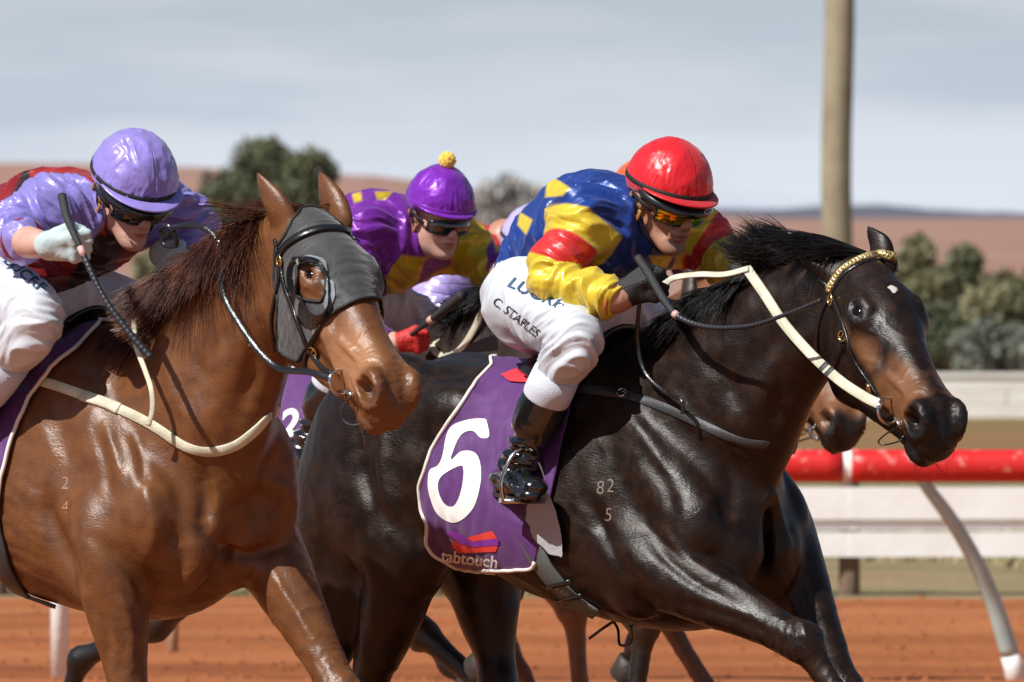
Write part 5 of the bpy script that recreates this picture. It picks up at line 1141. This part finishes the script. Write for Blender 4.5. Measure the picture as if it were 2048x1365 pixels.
LC = lambda x, y, w: FC.L(x, y, w); LE = lambda x, y, w: FE.L(x, y, w)
legsC = dict(fore_near=[LC(870, 1040, -.185), LC(1010, 1120, -.16), LC(1000, 1290, -.15), LC(960, 1330, -.15)], fore_far=[LC(1080, 1000, .185), LC(1290, 1250, .17), LC(1268, 1430, .16), LC(1240, 1500, .16)],
    hind_near=[LC(420, 900, -.15), LC(480, 1070, -.18), LC(310, 1255, -.17), LC(160, 1320, -.17), LC(130, 1420, -.17)], hind_far=[LC(470, 880, .13), LC(600, 1050, .17), LC(850, 1270, .15), LC(1000, 1400, .15), LC(1060, 1450, .15)])
legsE = dict(fore_near=[LE(1260, 1000, -.185), LE(1325, 1225, -.16), LE(1430, 1400, -.15), LE(1470, 1450, -.15)], fore_far=[LE(1450, 960, .185), LE(1490, 1080, .17), LE(1430, 1190, .16), LE(1390, 1210, .16)],
    hind_near=[LE(820, 850, -.15), LE(1000, 1010, -.18), LE(1148, 1222, -.17), LE(1165, 1420, -.17), LE(1180, 1480, -.17)], hind_far=[LE(900, 850, .13), LE(980, 980, .17), LE(980, 1180, .15), LE(1040, 1350, .15), LE(1090, 1420, .15)])
horse_c = coarse_horse(PB, FC, M['coat_seal'], 'seal brown racehorse behind the chestnut\'s head, under the jockey with the yellow pompom', -.06, legsC)
horse_d = coarse_horse(PB, FD, M['coat_seal'], 'dark racehorse almost hidden, under the jockey seen only by lavender sleeve and cap', -.10, dict(fore_near=[FD.L(1040, 1000, -.185), FD.L(1015, 1180, -.16), FD.L(1005, 1330, -.15), FD.L(980, 1390, -.15)], fore_far=[FD.L(1200, 980, .185), FD.L(1290, 1150, .17), FD.L(1275, 1290, .16), FD.L(1250, 1340, .16)],
    hind_near=[FD.L(600, 880, -.15), FD.L(690, 1010, -.18), FD.L(720, 1190, -.17), FD.L(740, 1330, -.17), FD.L(760, 1390, -.17)], hind_far=[FD.L(680, 880, .13), FD.L(780, 1010, .17), FD.L(790, 1190, .15), FD.L(900, 1330, .15), FD.L(950, 1380, .15)]))
horse_e = coarse_horse(PB, FE, M['coat_bay'], 'bay racehorse farthest back, only its muzzle and legs showing past number 6', -.17, legsE)
he, HE = horse_e['root'], horse_e['H']
mane_on(horse_c, [(945, 640), (990, 600), (1030, 575), (1070, 555), (1110, 540)], .0, 3000, lambda t, r: W3(FC, -.75+r.normal(0, .25), -.6+r.normal(0, .25), -.25+r.normal(0, .22)), lambda t, r: r.uniform(.08, .17), M['hair_black'], 'mane', horse_c['root'], 21, .0019, .5, .5, .03)
pc, wc, tc_ = cloth_from_horse(horse_c, cloth_sd(horse_b, [(x+42, y) for x, y in polyB]), .012, 'saddlecloth', M['cloth_purple'], horse_c['root'], wrB)
edge_piping(wc, tc_, .006, 'cloth_piping', M['cloth_edge'], horse_c['root'], 20)
tcC = bvh(wc, tc_); drape_text(FC, tcC, '2', 562, 874, 52, -.1, .2, M['white'], horse_c['root'], 'number_print', .003, .03, 1)
free_strap([LC(866, 690, -.10), LC(872, 705, -.12), LC(892, 713, -.13), (LC(918, 702, -.13)), LC(945, 665, -.13), LC(968, 615, -.12)], W3(FC, -.2, -.9, .3), .020, .005, 'rein', M['white_rubber'], horse_c['root'], 8)
free_strap([LC(866, 690, -.10), LC(890, 678, -.09), LC(925, 668, -.06)], W3(FC, -.2, -.9, .3), .014, .005, 'rein', M['white_rubber'], horse_c['root'], 8)
# bit and rein of the bay at the back
pb = HE(.50, -.075, -.11); mb = MB(); mb.torus(pb, .036, .0055, W3(FE, .6, -.8, .1), 26, 8); mb.torus(pb+HE.ex*-.05+HE.ez*-.01, .030, .005, W3(FE, .6, -.8, .1), 24, 8); mb.build('bit_ring', M['chrome'], he)
tube([pb+HE.ex*.03, pb+HE.ex*.07-HE.ey*.01, pb+HE.ex*.10+HE.ez*.01], .007, 'bit_mouthpiece', M['chrome'], he)
tube([pb+HE.ex*.06-HE.ez*.02, pb+HE.ex*.03-HE.ez*.07-HE.ey*.03, pb-HE.ex*.0-HE.ez*.09-HE.ey*.03, pb+HE.ex*.02-HE.ez*.04], .003, 'curb_loop', M['leather'], he)
free_strap([pb, pb-HE.ex*.12-HE.ez*.01, pb-HE.ex*.3+HE.ez*.02], -HE.ey, .03, .006, 'rein', M['white_rubber'], he, 6)
# riders: the same crouch, each with own head, silks and cap
def variant(R0, fr, c_local, f, u, far_dz=0):
    R = dict(R0); R3 = fr.Mi.to_3x3(); R['head'] = HeadFrame(Vector(c_local), R3 @ Vector(f), R3 @ Vector(u), 1.0); R['stubble'] = 0; R['crag'] = .5; return R
PUR, YEL2 = (.16, .014, .30), (.62, .44, .015)
def attrsC(V, Fr, k):
    x, y = Fr.pxs(V); isn = k['dn'] < k['df']; arm = np.minimum(np.where(isn, -1, k['dt']-k['df']-.01), (k['pf']-.15)*.08)
    chest = np.minimum(np.maximum(poly_sd(x, y, [(765, 505), (900, 522), (985, 470), (1040, 520), (990, 560), (930, 560), (905, 530), (800, 605), (775, 610)]), poly_sd(x, y, [(640, 470), (705, 430), (712, 470), (690, 520), (640, 560)])), 100)/800
    spots = np.maximum(poly_sd(x, y, [(704, 388), (722, 384), (724, 402), (708, 406)]), poly_sd(x, y, [(750, 384), (788, 382), (772, 399), (754, 400)]))/800
    star = poly_sd(x, y, [(972, 500), (985, 478), (992, 505), (1012, 500), (1000, 522), (1004, 545), (985, 532), (970, 545), (975, 522)])/800
    sash = poly_sd(x, y, [(818, 590), (870, 545), (905, 530), (890, 505), (850, 520), (838, 560)])/800
    return dict(arm=arm, chest=np.where(isn & (k['dt']-k['dn'] > -.01), -1, chest), spots=spots, star=np.maximum(star, np.minimum(sash, .01)))
jacketC = satin('purple_yellow_satin', PUR, [('chest', YEL2, -E, E, 0), ('arm', YEL2, -E, E, 0), ('spots', YEL2, -E, E, 0), ('star', PUR, -E, E, 0)], .33, .2)
M['capC'] = satin('purple_satin_cap', (.19, .016, .42), [], .28, .2); M['pom'] = mat('yellow_wool', (.85, .55, .06), .9, bump=(90, .8), sheen=.5)
lav_plain = satin('lavender_satin', (.46, .38, .74), [('torso', (.5, .03, .03), -E, E, 0)], .33, .15); M['capD'] = satin('pale_lavender_cap', (.48, .42, .74), [], .3, .1)
RC = variant(RB, FC, FC.L(878, 436, .0), (.46, -.82, -.32), (.16, -.28, .95)); RC['head'].sc = .93; RC['torso'] = RB['torso'][:-1]+[(*FC.L(868, 470, 0), .06)]
SCc = dict(skin=M['skin_pale'], jacket=jacketC, attrs=attrsC, breeches=M['breeches_grey'], cap=M['capC'], peak=M['capC'], lens=M['lens_dark'], glove=(M['glove_red'], M['glove_red']), hspec=dict(seams=2, wr=.003, sd=3, button=M['pom'], band=M['capC'], under=False, ext=.022, cr=.0024))
RC['arm_near'] = RB['arm_near'][:3]+[(*LC(715, 665, -.26), .054), (*LC(745, 686, -.25), .046), (*LC(770, 690, -.235), .036), (*LC(795, 686, -.22), .030)]
RC['hand_sc'] = .80; RC['hand_near'] = (LC(822, 684, -.20), W3(FC, .9, -.25, -.05), W3(FC, .05, -.35, .9), W3(FC, -.1, -.9, -.2))
rider_c = build_rider(FC, RC, 'jockey in purple and yellow silks, yellow pompom on a purple cap', SCc)
whip(FC, [LC(926, 590, -.24), LC(900, 610, -.235), LC(862, 640, -.23), LC(825, 668, -.215), LC(790, 690, -.21)], [.017, .014, .010, .006, .0045], .5, 'whip held in a red glove by the jockey with the yellow pompom')
RD = variant(RB, FD, FD.L(1068, 514, .0), (.62, -.70, -.33), (.14, -.22, .95)); RD['torso'] = RB['torso'][:-1]+[(*FD.L(1010, 480, 0), .06)]
def attrsD(V, Fr, k): return dict(torso=np.minimum(k['dn']-k['dt'], k['df']-k['dt'])+.0)
SD = dict(jacket=lav_plain, attrs=attrsD, breeches=M['breeches_grey'], cap=M['capD'], peak=M['capD'], lens=M['lens_dark'], glove=(M['glove_white'], M['glove_white']), hspec=dict(seams=2, wr=.003, sd=5))
rider_d = build_rider(FD, RD, 'mostly hidden jockey with lavender sleeve, pale cap showing behind the blue jacket', SD, False)
RE = variant(RB, FE, FE.L(1283, 422, .0), (.60, -.72, -.33), (.20, -.24, .95)); RE['torso'] = RB['torso']
mag = satin('magenta_satin', (.42, .02, .22), [], .33, .15); M['capE'] = satin('orange_cap', (.80, .12, .03), [], .3, .1)
SE = dict(jacket=mag, attrs=lambda V, Fr, k: {}, breeches=M['breeches_grey'], cap=M['capE'], peak=M['capE'], lens=M['lens_dark'], glove=M['glove_black'], hspec=dict(seams=2, wr=.002, sd=9))
rider_e = build_rider(FE, RE, 'hidden jockey whose orange cap shows behind the red cap', SE, False)
# ------------------------------------------------------------------ the place
def grid(name, x0, x1, y0, y1, nx, ny, zf, material, kind='structure'):
    X, Y = np.meshgrid(np.linspace(x0, x1, nx), np.linspace(y0, y1, ny)); Z = zf(X, Y); V = np.c_[X.ravel(), Y.ravel(), Z.ravel()]
    I = np.arange(nx*(ny-1)).reshape(ny-1, nx)[:, :-1].ravel(); Q = np.c_[I, I+1, I+nx+1, I+nx]; return tag(mesh_np(name, V, Q, material), kind=kind)
def ground_mat(name, cols, scale, stretch, bump=.3, rough=.95):
    m = mat(name, cols[0], rough); nt = m.node_tree; b = nt.nodes['Principled BSDF']; tc = nt.nodes['Texture Coordinate']; b.inputs['Specular IOR Level'].default_value = .15
    mp = nt.nodes.new('ShaderNodeMapping'); mp.inputs['Scale'].default_value = stretch; nz = nt.nodes.new('ShaderNodeTexNoise'); nz.inputs['Scale'].default_value = scale; nz.inputs['Detail'].default_value = 7; nz.inputs['Roughness'].default_value = .62
    cr = nt.nodes.new('ShaderNodeValToRGB'); e = cr.color_ramp.elements
    for i, c in enumerate(cols):
        x = e[i] if i < 2 else e.new(.5); x.color = (*c, 1)
    for i in range(len(cols)): e[i].position = .30+.4*i/(len(cols)-1)
    for i, c in enumerate(cols): e[i].color = (*c, 1)
    nt.links.new(tc.outputs['Object'], mp.inputs[0]); nt.links.new(mp.outputs[0], nz.inputs['Vector']); nt.links.new(nz.outputs[0], cr.inputs[0]); nt.links.new(cr.outputs[0], b.inputs['Base Color'])
    n2 = nt.nodes.new('ShaderNodeTexNoise'); n2.inputs['Scale'].default_value = 9; n2.inputs['Detail'].default_value = 6; bp = nt.nodes.new('ShaderNodeBump'); bp.inputs['Strength'].default_value = bump; bp.inputs['Distance'].default_value = .05
    nt.links.new(tc.outputs['Object'], n2.inputs['Vector']); nt.links.new(n2.outputs[0], bp.inputs['Height']); nt.links.new(bp.outputs[0], b.inputs['Normal']); return m
M['earth'] = ground_mat('pale_red_earth', [(.23, .14, .11), (.30, .165, .125), (.34, .21, .165), (.22, .175, .13)], .018, (1, .35, 1))
M['sand'] = ground_mat('orange_track_sand', [(.17, .047, .018), (.33, .112, .042), (.42, .165, .070)], .60, (.10, 1.3, 1), .55)
M['verge'] = ground_mat('dry_grass_verge', [(.25, .15, .085), (.17, .15, .075), (.28, .21, .12), (.24, .11, .055)], .35, (.5, 1, 1), .8)
M['scrub_earth'] = ground_mat('orange_olive_verge', [(.28, .10, .045), (.19, .14, .06), (.29, .12, .06)], .2, (.4, 1.5, 1), .6)
grid('ground', -5000, 5000, -60, 9000, 40, 60, lambda X, Y: 0*X, M['earth'])
def track_z(X, Y): return .006+.016*(1+np.sin(Y*5.5+.6*np.sin(X*.35)))+.022*perlin(np.c_[X.ravel()*1.7, Y.ravel()*2.3, 0*X.ravel()]).reshape(X.shape)+.030*np.exp(-((Y-44.2)/.5)**2)
grid('sand_track', -30, 30, 8, 46.6, 420, 360, track_z, M['sand'])
grid('grass_verge', -60, 60, 46.6, 76, 60, 60, lambda X, Y: .008+.0*X, M['verge']); grid('path', -80, 80, 76, 100, 40, 12, lambda X, Y: .010+0*X, M['scrub_earth'])
def clods(n, seed):
    rg = np.random.default_rng(seed); x = rg.uniform(-9, 9, n); y = rg.uniform(22, 46, n); r = rg.uniform(.006, .024, n); B = np.array([(1, 0, 0), (-1, 0, 0), (0, 1, 0), (0, -1, 0), (0, 0, 1), (0, 0, -1)], float); z = track_z(x, y)
    V = np.stack([x, y, z], 1)[:, None, :]+(B[None]*rg.uniform(.6, 1.3, (n, 6, 1)))*r[:, None, None]*[1.2, 1, .7]; T = np.array([(0, 2, 4), (2, 1, 4), (1, 3, 4), (3, 0, 4), (2, 0, 5), (1, 2, 5), (3, 1, 5), (0, 3, 5)])
    return tag(mesh_np('sand_clods', V.reshape(-1, 3), (T[None]+6*np.arange(n)[:, None, None]).reshape(-1, 3), M['sand'], None, False), 'loose orange sand clods strewn over the raked track', 'sand', kind='stuff')
clods(7000, 6)
def tufts(name, x0, x1, y0, y1, n, h, cols, seed, label):
    rg = np.random.default_rng(seed); x = rg.uniform(x0, x1, n); y = rg.uniform(y0, y1, n); k = perlin(np.c_[x*.25, y*.3, 0*x])+.5*perlin(np.c_[x*1.1, y*1.1, 0*x+4]); keep = k > -.05; x, y = x[keep], y[keep]; n = len(x)
    a = rg.uniform(0, 6.28, n); hh = rg.uniform(.4, 1.2, n)*h; w = hh*.10; ln = rg.normal(0, .35, (n, 2))*hh[:, None]; b0 = np.c_[x-np.cos(a)*w, y-np.sin(a)*w, 0*x]; b1 = np.c_[x+np.cos(a)*w, y+np.sin(a)*w, 0*x]; t = np.c_[x+ln[:, 0], y+ln[:, 1], hh]
    V = np.stack([b0, b1, t], 1).reshape(-1, 3); T = np.arange(3*n).reshape(-1, 3); o = mesh_np(name, V, T, mat(name+'_blades', cols[0], .8, noise=(.8, cols[1])), None, False); return tag(o, label, 'grass', kind='stuff')
tufts('dry_grass', -14, 16, 47, 62, 60000, .16, ((.26, .24, .11), (.42, .33, .18)), 3, 'dry yellow-green grass beyond the sand track under the white rails')
tufts('far_grass', -12, 26, 89, 99, 30000, .14, ((.25, .19, .09), (.34, .22, .11)), 4, 'sparse olive grass in front of the low pale wall')
# ---- running rail: red pipe on grey goosenecks
YR = 38.0; rx = lambda px, Y=YR: (px-CX)*Y/FPX; rz = lambda py, Y=YR: CAM_H-(py-HZ)*Y/FPX
rail = empty('running_rail', (0, YR, 0), 0, 'red pipe running rail with scuffed paint on curved grey supports', 'rail')
M['red_pipe'] = attr_mat('scuffed_red_paint', (.62, .022, .022), [('noise', (.70, .20, .17), .60, .66, 0), ('white', (.74, .66, .62), .45, .55, .25)], .38, ((60, .05, (1, 1, 1)),))
M['rail_white'] = mat('chalky_white_paint', (.86, .87, .86), .55, noise=(3, (.80, .79, .76)), bump=(30, .2)); M['galv'] = mat('dull_grey_green_steel', (.50, .66, .64), .5, noise=(6, (.42, .56, .54)))
zr = rz(932); R0 = .0745; step = 4.40; x0 = rx(1690)
def pipe(xa, xb):
    n, m = 60, 20; V = []; wa = []
    for i in range(n+1):
        x = xa+(xb-xa)*i/n
        for k in range(m):
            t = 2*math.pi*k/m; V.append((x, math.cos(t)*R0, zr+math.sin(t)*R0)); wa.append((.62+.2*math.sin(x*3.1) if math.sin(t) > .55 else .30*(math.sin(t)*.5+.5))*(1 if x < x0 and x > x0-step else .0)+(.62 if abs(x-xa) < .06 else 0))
    F = [(i*m+k, (i+1)*m+k, (i+1)*m+(k+1) % m, i*m+(k+1) % m) for i in range(n) for k in range(m)]+[tuple(range(m)), tuple(n*m+k for k in range(m))[::-1]]
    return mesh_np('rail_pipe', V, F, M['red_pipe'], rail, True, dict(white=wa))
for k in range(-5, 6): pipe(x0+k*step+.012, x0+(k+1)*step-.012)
for k in range(-5, 6): mb = MB(); mb.tube([(x0+k*step-.05, 0, zr), (x0+k*step+.05, 0, zr)], R0-.006, 18); mb.build('joint_sleeve', M['rail_white'], rail)
gp = [(1842, 958, 0), (1862, 985, .03), (1905, 1042, .10), (1955, 1125, .20), (1998, 1220, .30), (2030, 1318, .37)]
for k in [q_ for q_ in range(-4, 4) if q_ != -1]:
    dx = k*step; q = spline([(rx(a)+dx, dy, rz(b)) for a, b, dy in gp], 6); mb = MB(); mb.tube([Vector(p) for p in q], list(np.linspace(.026, .043, len(q))), 12); mb.build('support_arm', M['galv'], rail)
    mb = MB(); e = Vector(q[-1]); mb.tube([e, (rx(2038)+dx, .385, rz(1345)), (rx(2044)+dx, .39, -.02)], [.044, .046, .048], 12); mb.build('support_foot', M['rail_white'], rail)
mb = MB(); mb.tube([(rx(117), .12, -.02), (rx(117), .10, .5), (rx(117), .03, zr-.05)], [.042, .042, .040], 12); mb.build('support_post', M['rail_white'], rail)
st_ = empty('stake', ((345-CX)*40.4/FPX, 40.4, 0), 0, 'short pale timber stake in the sand between the chestnut\'s forelegs', 'stake'); mb = MB(); mb.tube([(0, 0, -.05), (.003, 0, .2), (.006, .01, .42)], [.026, .027, .025], 8); mb.build('stake_shaft', mat('pale_stake_timber', (.40, .24, .15), .8, bump=(20, .4)), st_)
# ---- white board fence behind the rail
YF = 47.0; fence = empty('board_fence', (0, YF, 0), 0, 'low white two-board fence on timber posts behind the red rail', 'fence'); rows = ((rz(974, YF), rz(1038, YF), .0), (rz(1040, YF), rz(1059, YF), .030), (rz(1064, YF), rz(1113, YF), .0))
M['post_timber'] = mat('weathered_timber_post', (.20, .13, .08), .8, noise=(5, (.12, .08, .055)), bump=(20, .5)); bx0 = rx(1700, YF); me_cache = {}
for k in range(-5, 6):
    for j, (zt, zb, dy) in enumerate(rows):
        if j not in me_cache:
            mb = MB(); n = 8; L = 4.794; h = (zt-zb)
            for i in range(n): mb.box((-L/2+L*(i+.5)/n, .004*math.sin(i), 0), (L/n, .030, h))
            o = mb.build('board', M['rail_white'], fence, False); me_cache[j] = o.data
        else: o = link(bpy.data.objects.new('board', me_cache[j]), fence)
        o.location = (bx0+(k+.5)*4.8-2.4, dy+.002*((k*7) % 5-2), (zt+zb)/2+.003*((k*5) % 3-1)); o.rotation_euler = (0, .0008*((k*3) % 5-2), 0)
    if 'p' not in me_cache: mb = MB(); mb.tube([(0, 0, -.1), (0, 0, .30), (0, 0, .66)], [.062, .058, .055], 10); o = mb.build('post', M['post_timber'], fence, False); me_cache['p'] = o.data
    else: o = link(bpy.data.objects.new('post', me_cache['p']), fence)
    o.location = (bx0+k*4.8, .085, 0)
# ---- low pale wall, power pole
YW = 88.0; wall = empty('low_wall', (0, YW, 0), 0, 'long low whitewashed block wall beyond the fence, in front of the bushes', 'wall'); M['pale_wall'] = mat('whitewashed_block', (.78, .76, .71), .85, noise=(1.2, (.68, .64, .58)), bump=(6, .3)); L = 2.0; hb_ = .145
cache = None
for r in range(3):
    for k in range(-12, 13):
        if cache is None: mb = MB(); mb.box((0, 0, 0), (L-.012, .20, hb_-.006)); o = mb.build('block', M['pale_wall'], wall, False); cache = o.data
        else: o = link(bpy.data.objects.new('block', cache), wall)
        o.location = (k*L+(r % 2)*L/2+1.2, .004*((k*3+r) % 3-1), hb_*(r+.5)+.01)
mb = MB(); mb.box((0, 0, hb_*3+.03), (50, .24, .04)); mb.build('coping', M['pale_wall'], wall, False)
YP = 88.6; M['pole_wood'] = mat('sun_bleached_pole_timber', (.34, .285, .19), .8, noise=(2.5, (.25, .20, .135)), bump=(3, .6, (6, 6, .4))); pole = empty('power_pole', ((1676-CX)*YP/FPX, YP, 0), 0, 'tall sun-bleached timber pole rising out of the picture above the dark bay', 'pole')
mb = MB(); q = [(.02*math.sin(i*.9), .02*math.cos(i*1.3), -.3+i*.55) for i in range(22)]; mb.tube(q, list(np.linspace(.165, .150, 22)), 20); mb.build('pole_shaft', M['pole_wood'], pole)
mb = MB(); mb.box((0, -.16, 10.6), (2.2, .12, .14)); mb.build('crossarm', M['pole_wood'], pole, False)
# ---- trees
M['leaf'] = [mat('olive_leaf_%s' % n, c, .65, noise=(1.5, d)) for n, c, d in (('dark', (.075, .088, .042), (.125, .135, .065)), ('mid', (.15, .15, .075), (.21, .195, .10)), ('grey', (.15, .165, .125), (.20, .205, .16)), ('hazed', (.38, .37, .35), (.44, .42, .40)))]  # last leaf tone: pale grey, with distance haze put into its colour
M['bark'] = mat('grey_brown_bark', (.16, .12, .09), .9, bump=(12, .6))
def tree(px, top, base, Y, wpx, lobes, label, group, mi=0, seed=1, n=3800, leaf=.10, name='bush'):
    rg = np.random.default_rng(seed); s = FPX/Y; x = (px-CX)/s; H = CAM_H-(top-HZ)/s; Wd = wpx/s; hb = max(.15, H*.12); root = empty(name, (x, Y, 0), 0, label, 'tree' if name == 'tree' else 'bush', group)
    cs = [((a-.5)*Wd, rg.uniform(-.25, .25)*Wd, hb+(H-hb)*b, r*Wd) for a, b, r in lobes]; mb = MB()
    mb.tube([(0, 0, -.1), (.03*H, 0, H*.25), (0, .02*H, H*.5)], [.05*H**.7, .035*H**.7, .02*H**.7], 8)
    for c in cs: mb.tube([(0, 0, H*.15+rg.uniform(0, .1)), (c[0]*.5, c[1]*.5, c[2]*.6), (c[0], c[1], c[2])], [.03*H**.7, .018*H**.7, .006], 6)
    mb.build('trunk', M['bark'], root); w = np.array([c[3]**2 for c in cs]); w /= w.sum(); k = rg.choice(len(cs), n, p=w); C0 = np.array(cs)[k]
    d = rg.normal(size=(n, 3)); d /= np.linalg.norm(d, axis=1)[:, None]; rr = rg.uniform(.35, 1.05, n)**.6; nz = 1+.35*fbm(np.c_[d*2.2]+k[:, None]*3.1, 2); P = C0[:, :3]+d*(C0[:, 3]*rr*nz)[:, None]*[1, 1, .9]; P[:, 2] = np.maximum(P[:, 2], .05)
    clump = rg.uniform(0, 1, n) < .9; A = rg.normal(size=(n, 3)); A /= np.linalg.norm(A, axis=1)[:, None]; B = np.cross(A, rg.normal(size=(n, 3))); B /= np.linalg.norm(B, axis=1)[:, None]; sz = leaf*rg.uniform(.5, 1.4, n)[:, None]
    V = np.stack([P-A*sz, P+B*sz*.45, P+A*sz, P-B*sz*.45], 1).reshape(-1, 3); Q = np.arange(4*n).reshape(-1, 4); o = mesh_np('crown', V, Q, M['leaf'][mi], root, False); return root
LB2 = [(.22, .55, .22), (.42, .80, .20), (.30, .30, .24), (.60, .50, .26), (.72, .74, .17), (.82, .35, .22)]; LT = [(.5, .86, .30), (.38, .66, .40), (.64, .55, .42), (.40, .36, .48), (.62, .18, .50)]; LB3 = [(.5, .82, .22), (.35, .5, .30), (.65, .45, .30), (.5, .2, .34)]
tree(552, 270, 610, 200, 320, LB2, 'broad dark green bushy tree on the skyline behind the chestnut\'s ears', 'trees and bushes behind the track', 0, 11, 7000, .13, 'tree')
tree(-10, 385, 610, 190, 120, LB3, 'dark bush at the left edge behind the jockey\'s shoulder', 'trees and bushes behind the track', 0, 12, 2500, .13)
tree(330, 470, 620, 180, 150, LB3, 'olive bush low between the lavender cap and the chestnut\'s mane', 'trees and bushes behind the track', 1, 13, 2500, .12)
LF = [(.2, .6, .16), (.35, .78, .15), (.5, .85, .15), (.66, .74, .16), (.82, .55, .16), (.5, .4, .25)]
tree(1020, 362, 600, 420, 230, LF, 'pale grey-green far tree between the two middle caps', 'trees and bushes behind the track', 3, 14, 3500, .25, 'tree')
tree(1838, 470, 756, 112, 125, LT, 'tall olive bush nearest the pole, behind the dark bay\'s forehead', 'trees and bushes behind the track', 1, 15, 5000, .07)
tree(1930, 492, 756, 118, 125, LT, 'second bush from the pole, its top level with the horse\'s ears', 'trees and bushes behind the track', 0, 16, 5000, .07)
tree(2010, 560, 756, 108, 170, LT, 'lower spreading yellow-green bush near the right edge', 'trees and bushes behind the track', 1, 17, 5000, .07)
tree(2095, 530, 756, 116, 150, LT, 'dark bush cut by the right edge of the picture', 'trees and bushes behind the track', 0, 18, 3000, .07)
tree(1880, 620, 756, 106, 130, LT, 'low dark bush in front of the two tall ones', 'trees and bushes behind the track', 0, 19, 4000, .06)
tree(1990, 650, 756, 103, 190, LB2, 'lowest grey-green shrub just above the pale wall', 'trees and bushes behind the track', 2, 20, 4000, .06)
# ---- pale blue tarpaulin-covered stack under the bushes
M['tarp'] = mat('pale_blue_tarpaulin', (.30, .46, .54), .5, noise=(1.5, (.42, .56, .62)), bump=(5, .5))
def tarp(px, py, Y, w, h, seed, label):
    F = grid('tarpaulin', -w/2, w/2, -.5, .5, 40, 20, lambda X, Y_: h*np.clip(1-(np.abs(X)/(w/2))**4, 0, 1)**.5*np.clip(1-(np.abs(Y_)/.5)**4, 0, 1)**.5*(.8+.35*perlin(np.c_[X.ravel()*2+seed, Y_.ravel()*3, 0*X.ravel()+seed]).reshape(X.shape)), M['tarp'], 'thing')
    F['kind'] = 'thing'; F.location = ((px-CX)*Y/FPX, Y, .01); tag(F, label, 'tarpaulin', 'pale blue tarpaulins')
tarp(1900, 735, 101, .7, .20, 1, 'smaller pale blue tarpaulin heap beneath the bushes, nearer the horse\'s nose'); tarp(1985, 735, 100, 1.0, .24, 5, 'wider pale blue tarpaulin heap beneath the bushes at the right')
# ---- hills
def hill(name, prof, Y, depth, material, rough=.0):
    s = FPX/Y; px = np.array([p[0] for p in prof]); h = CAM_H-(np.array([p[1] for p in prof])-HZ)/s; X = np.linspace((px[0]-CX)/s, (px[-1]-CX)/s, 160); hh = np.interp(X*s+CX, px, h); hh = hh+perlin(np.c_[X*s*.02, 0*X, 0*X])*rough/s
    n = 20; V = []
    for j in range(n+1):
        u = j/n*2-1; f = math.cos(u*math.pi/2)**1.3 if abs(u) < 1 else 0; nn = perlin(np.c_[X*s*.03, 0*X+j*.7, 0*X])*.06
        V.append(np.c_[X, Y+u*depth+0*X, np.maximum(hh, .1)*f*(1+nn*(1-f))-.5*(f < .01)])
    V = np.concatenate(V); I = np.arange(160*n).reshape(n, 160)[:, :-1].ravel(); return tag(mesh_np(name, V, np.c_[I, I+1, I+161, I+160], material), kind='structure')
M['hill_red'] = ground_mat('hazy_red_hill', [(.29, .165, .13), (.34, .195, .155), (.28, .185, .15)], .01, (1, 1, 1), .1); M['hill_blue'] = ground_mat('blue_grey_haze_hill', [(.085, .095, .13), (.11, .115, .15), (.15, .14, .16)], .004, (1, 1, 1), .1)  # distance haze is put into the hill colours, pinkish and blue-grey
hill('hill', [(-1200, 380), (-300, 335), (0, 326), (200, 328), (400, 335), (600, 345), (750, 352), (880, 368), (1000, 388), (1150, 412), (1300, 428), (1500, 434)], 1300, 260, M['hill_red'], 3)
hill('far_hill', [(900, 432), (1300, 428), (1440, 417), (1560, 419), (1640, 412), (1760, 410), (1850, 418), (1950, 424), (2048, 426), (2500, 418), (3200, 430)], 5200, 500, M['hill_blue'], 3)
# ------------------------------------------------------------------ sub-parts go under the part they belong to
UNDER = {'peak': 'helmet_cover', 'elastic_band': 'helmet_cover', 'shell_peak': 'helmet_cover', 'pompom': 'helmet_cover', 'badge': 'helmet_cover', 'goggle_frame': 'goggles', 'goggle_strap': 'goggles', 'collar': 'jacket', 'cuff': 'jacket',
    'printed_name': 'breeches', 'number_print': 'saddlecloth', 'logo_ribbon': 'saddlecloth', 'logo_text': 'saddlecloth', 'cloth_piping': 'saddlecloth', 'hood_binding': 'hood', 'hood_trim': 'hood', 'blinker_cup': 'hood', 'hood_strap': 'hood',
    'rein_keeper': 'rein', 'rein_buckle': 'rein', 'bit_mouthpiece': 'bit_ring', 'curb_loop': 'bit_ring', 'girth_keeper': 'girth', 'girth_strap_end': 'girth', 'girth_sleeve': 'girth', 'braid': 'browband', 'buckle': 'cheek_strap',
    'breastplate_keeper': 'breastplate', 'buckle_tongue': 'breastplate', 'saddle_pad': 'saddle', 'whip_band': 'handle'}
base = lambda o: o.name.split('.')[0]
for root in [o for o in C.objects if o.parent is None and o.type == 'EMPTY']:
    ch = [o for o in root.children]; first = {}
    for o in ch: first.setdefault(base(o), o)
    boots = [o for o in ch if base(o) == 'boot']; n = {'sole': 0, 'sock_band': 0}
    for o in ch:
        b = base(o)
        if b in n and boots: o.parent = boots[min(n[b], len(boots)-1)]; n[b] += 1
        elif b in UNDER and UNDER[b] in first: o.parent = first[UNDER[b]]
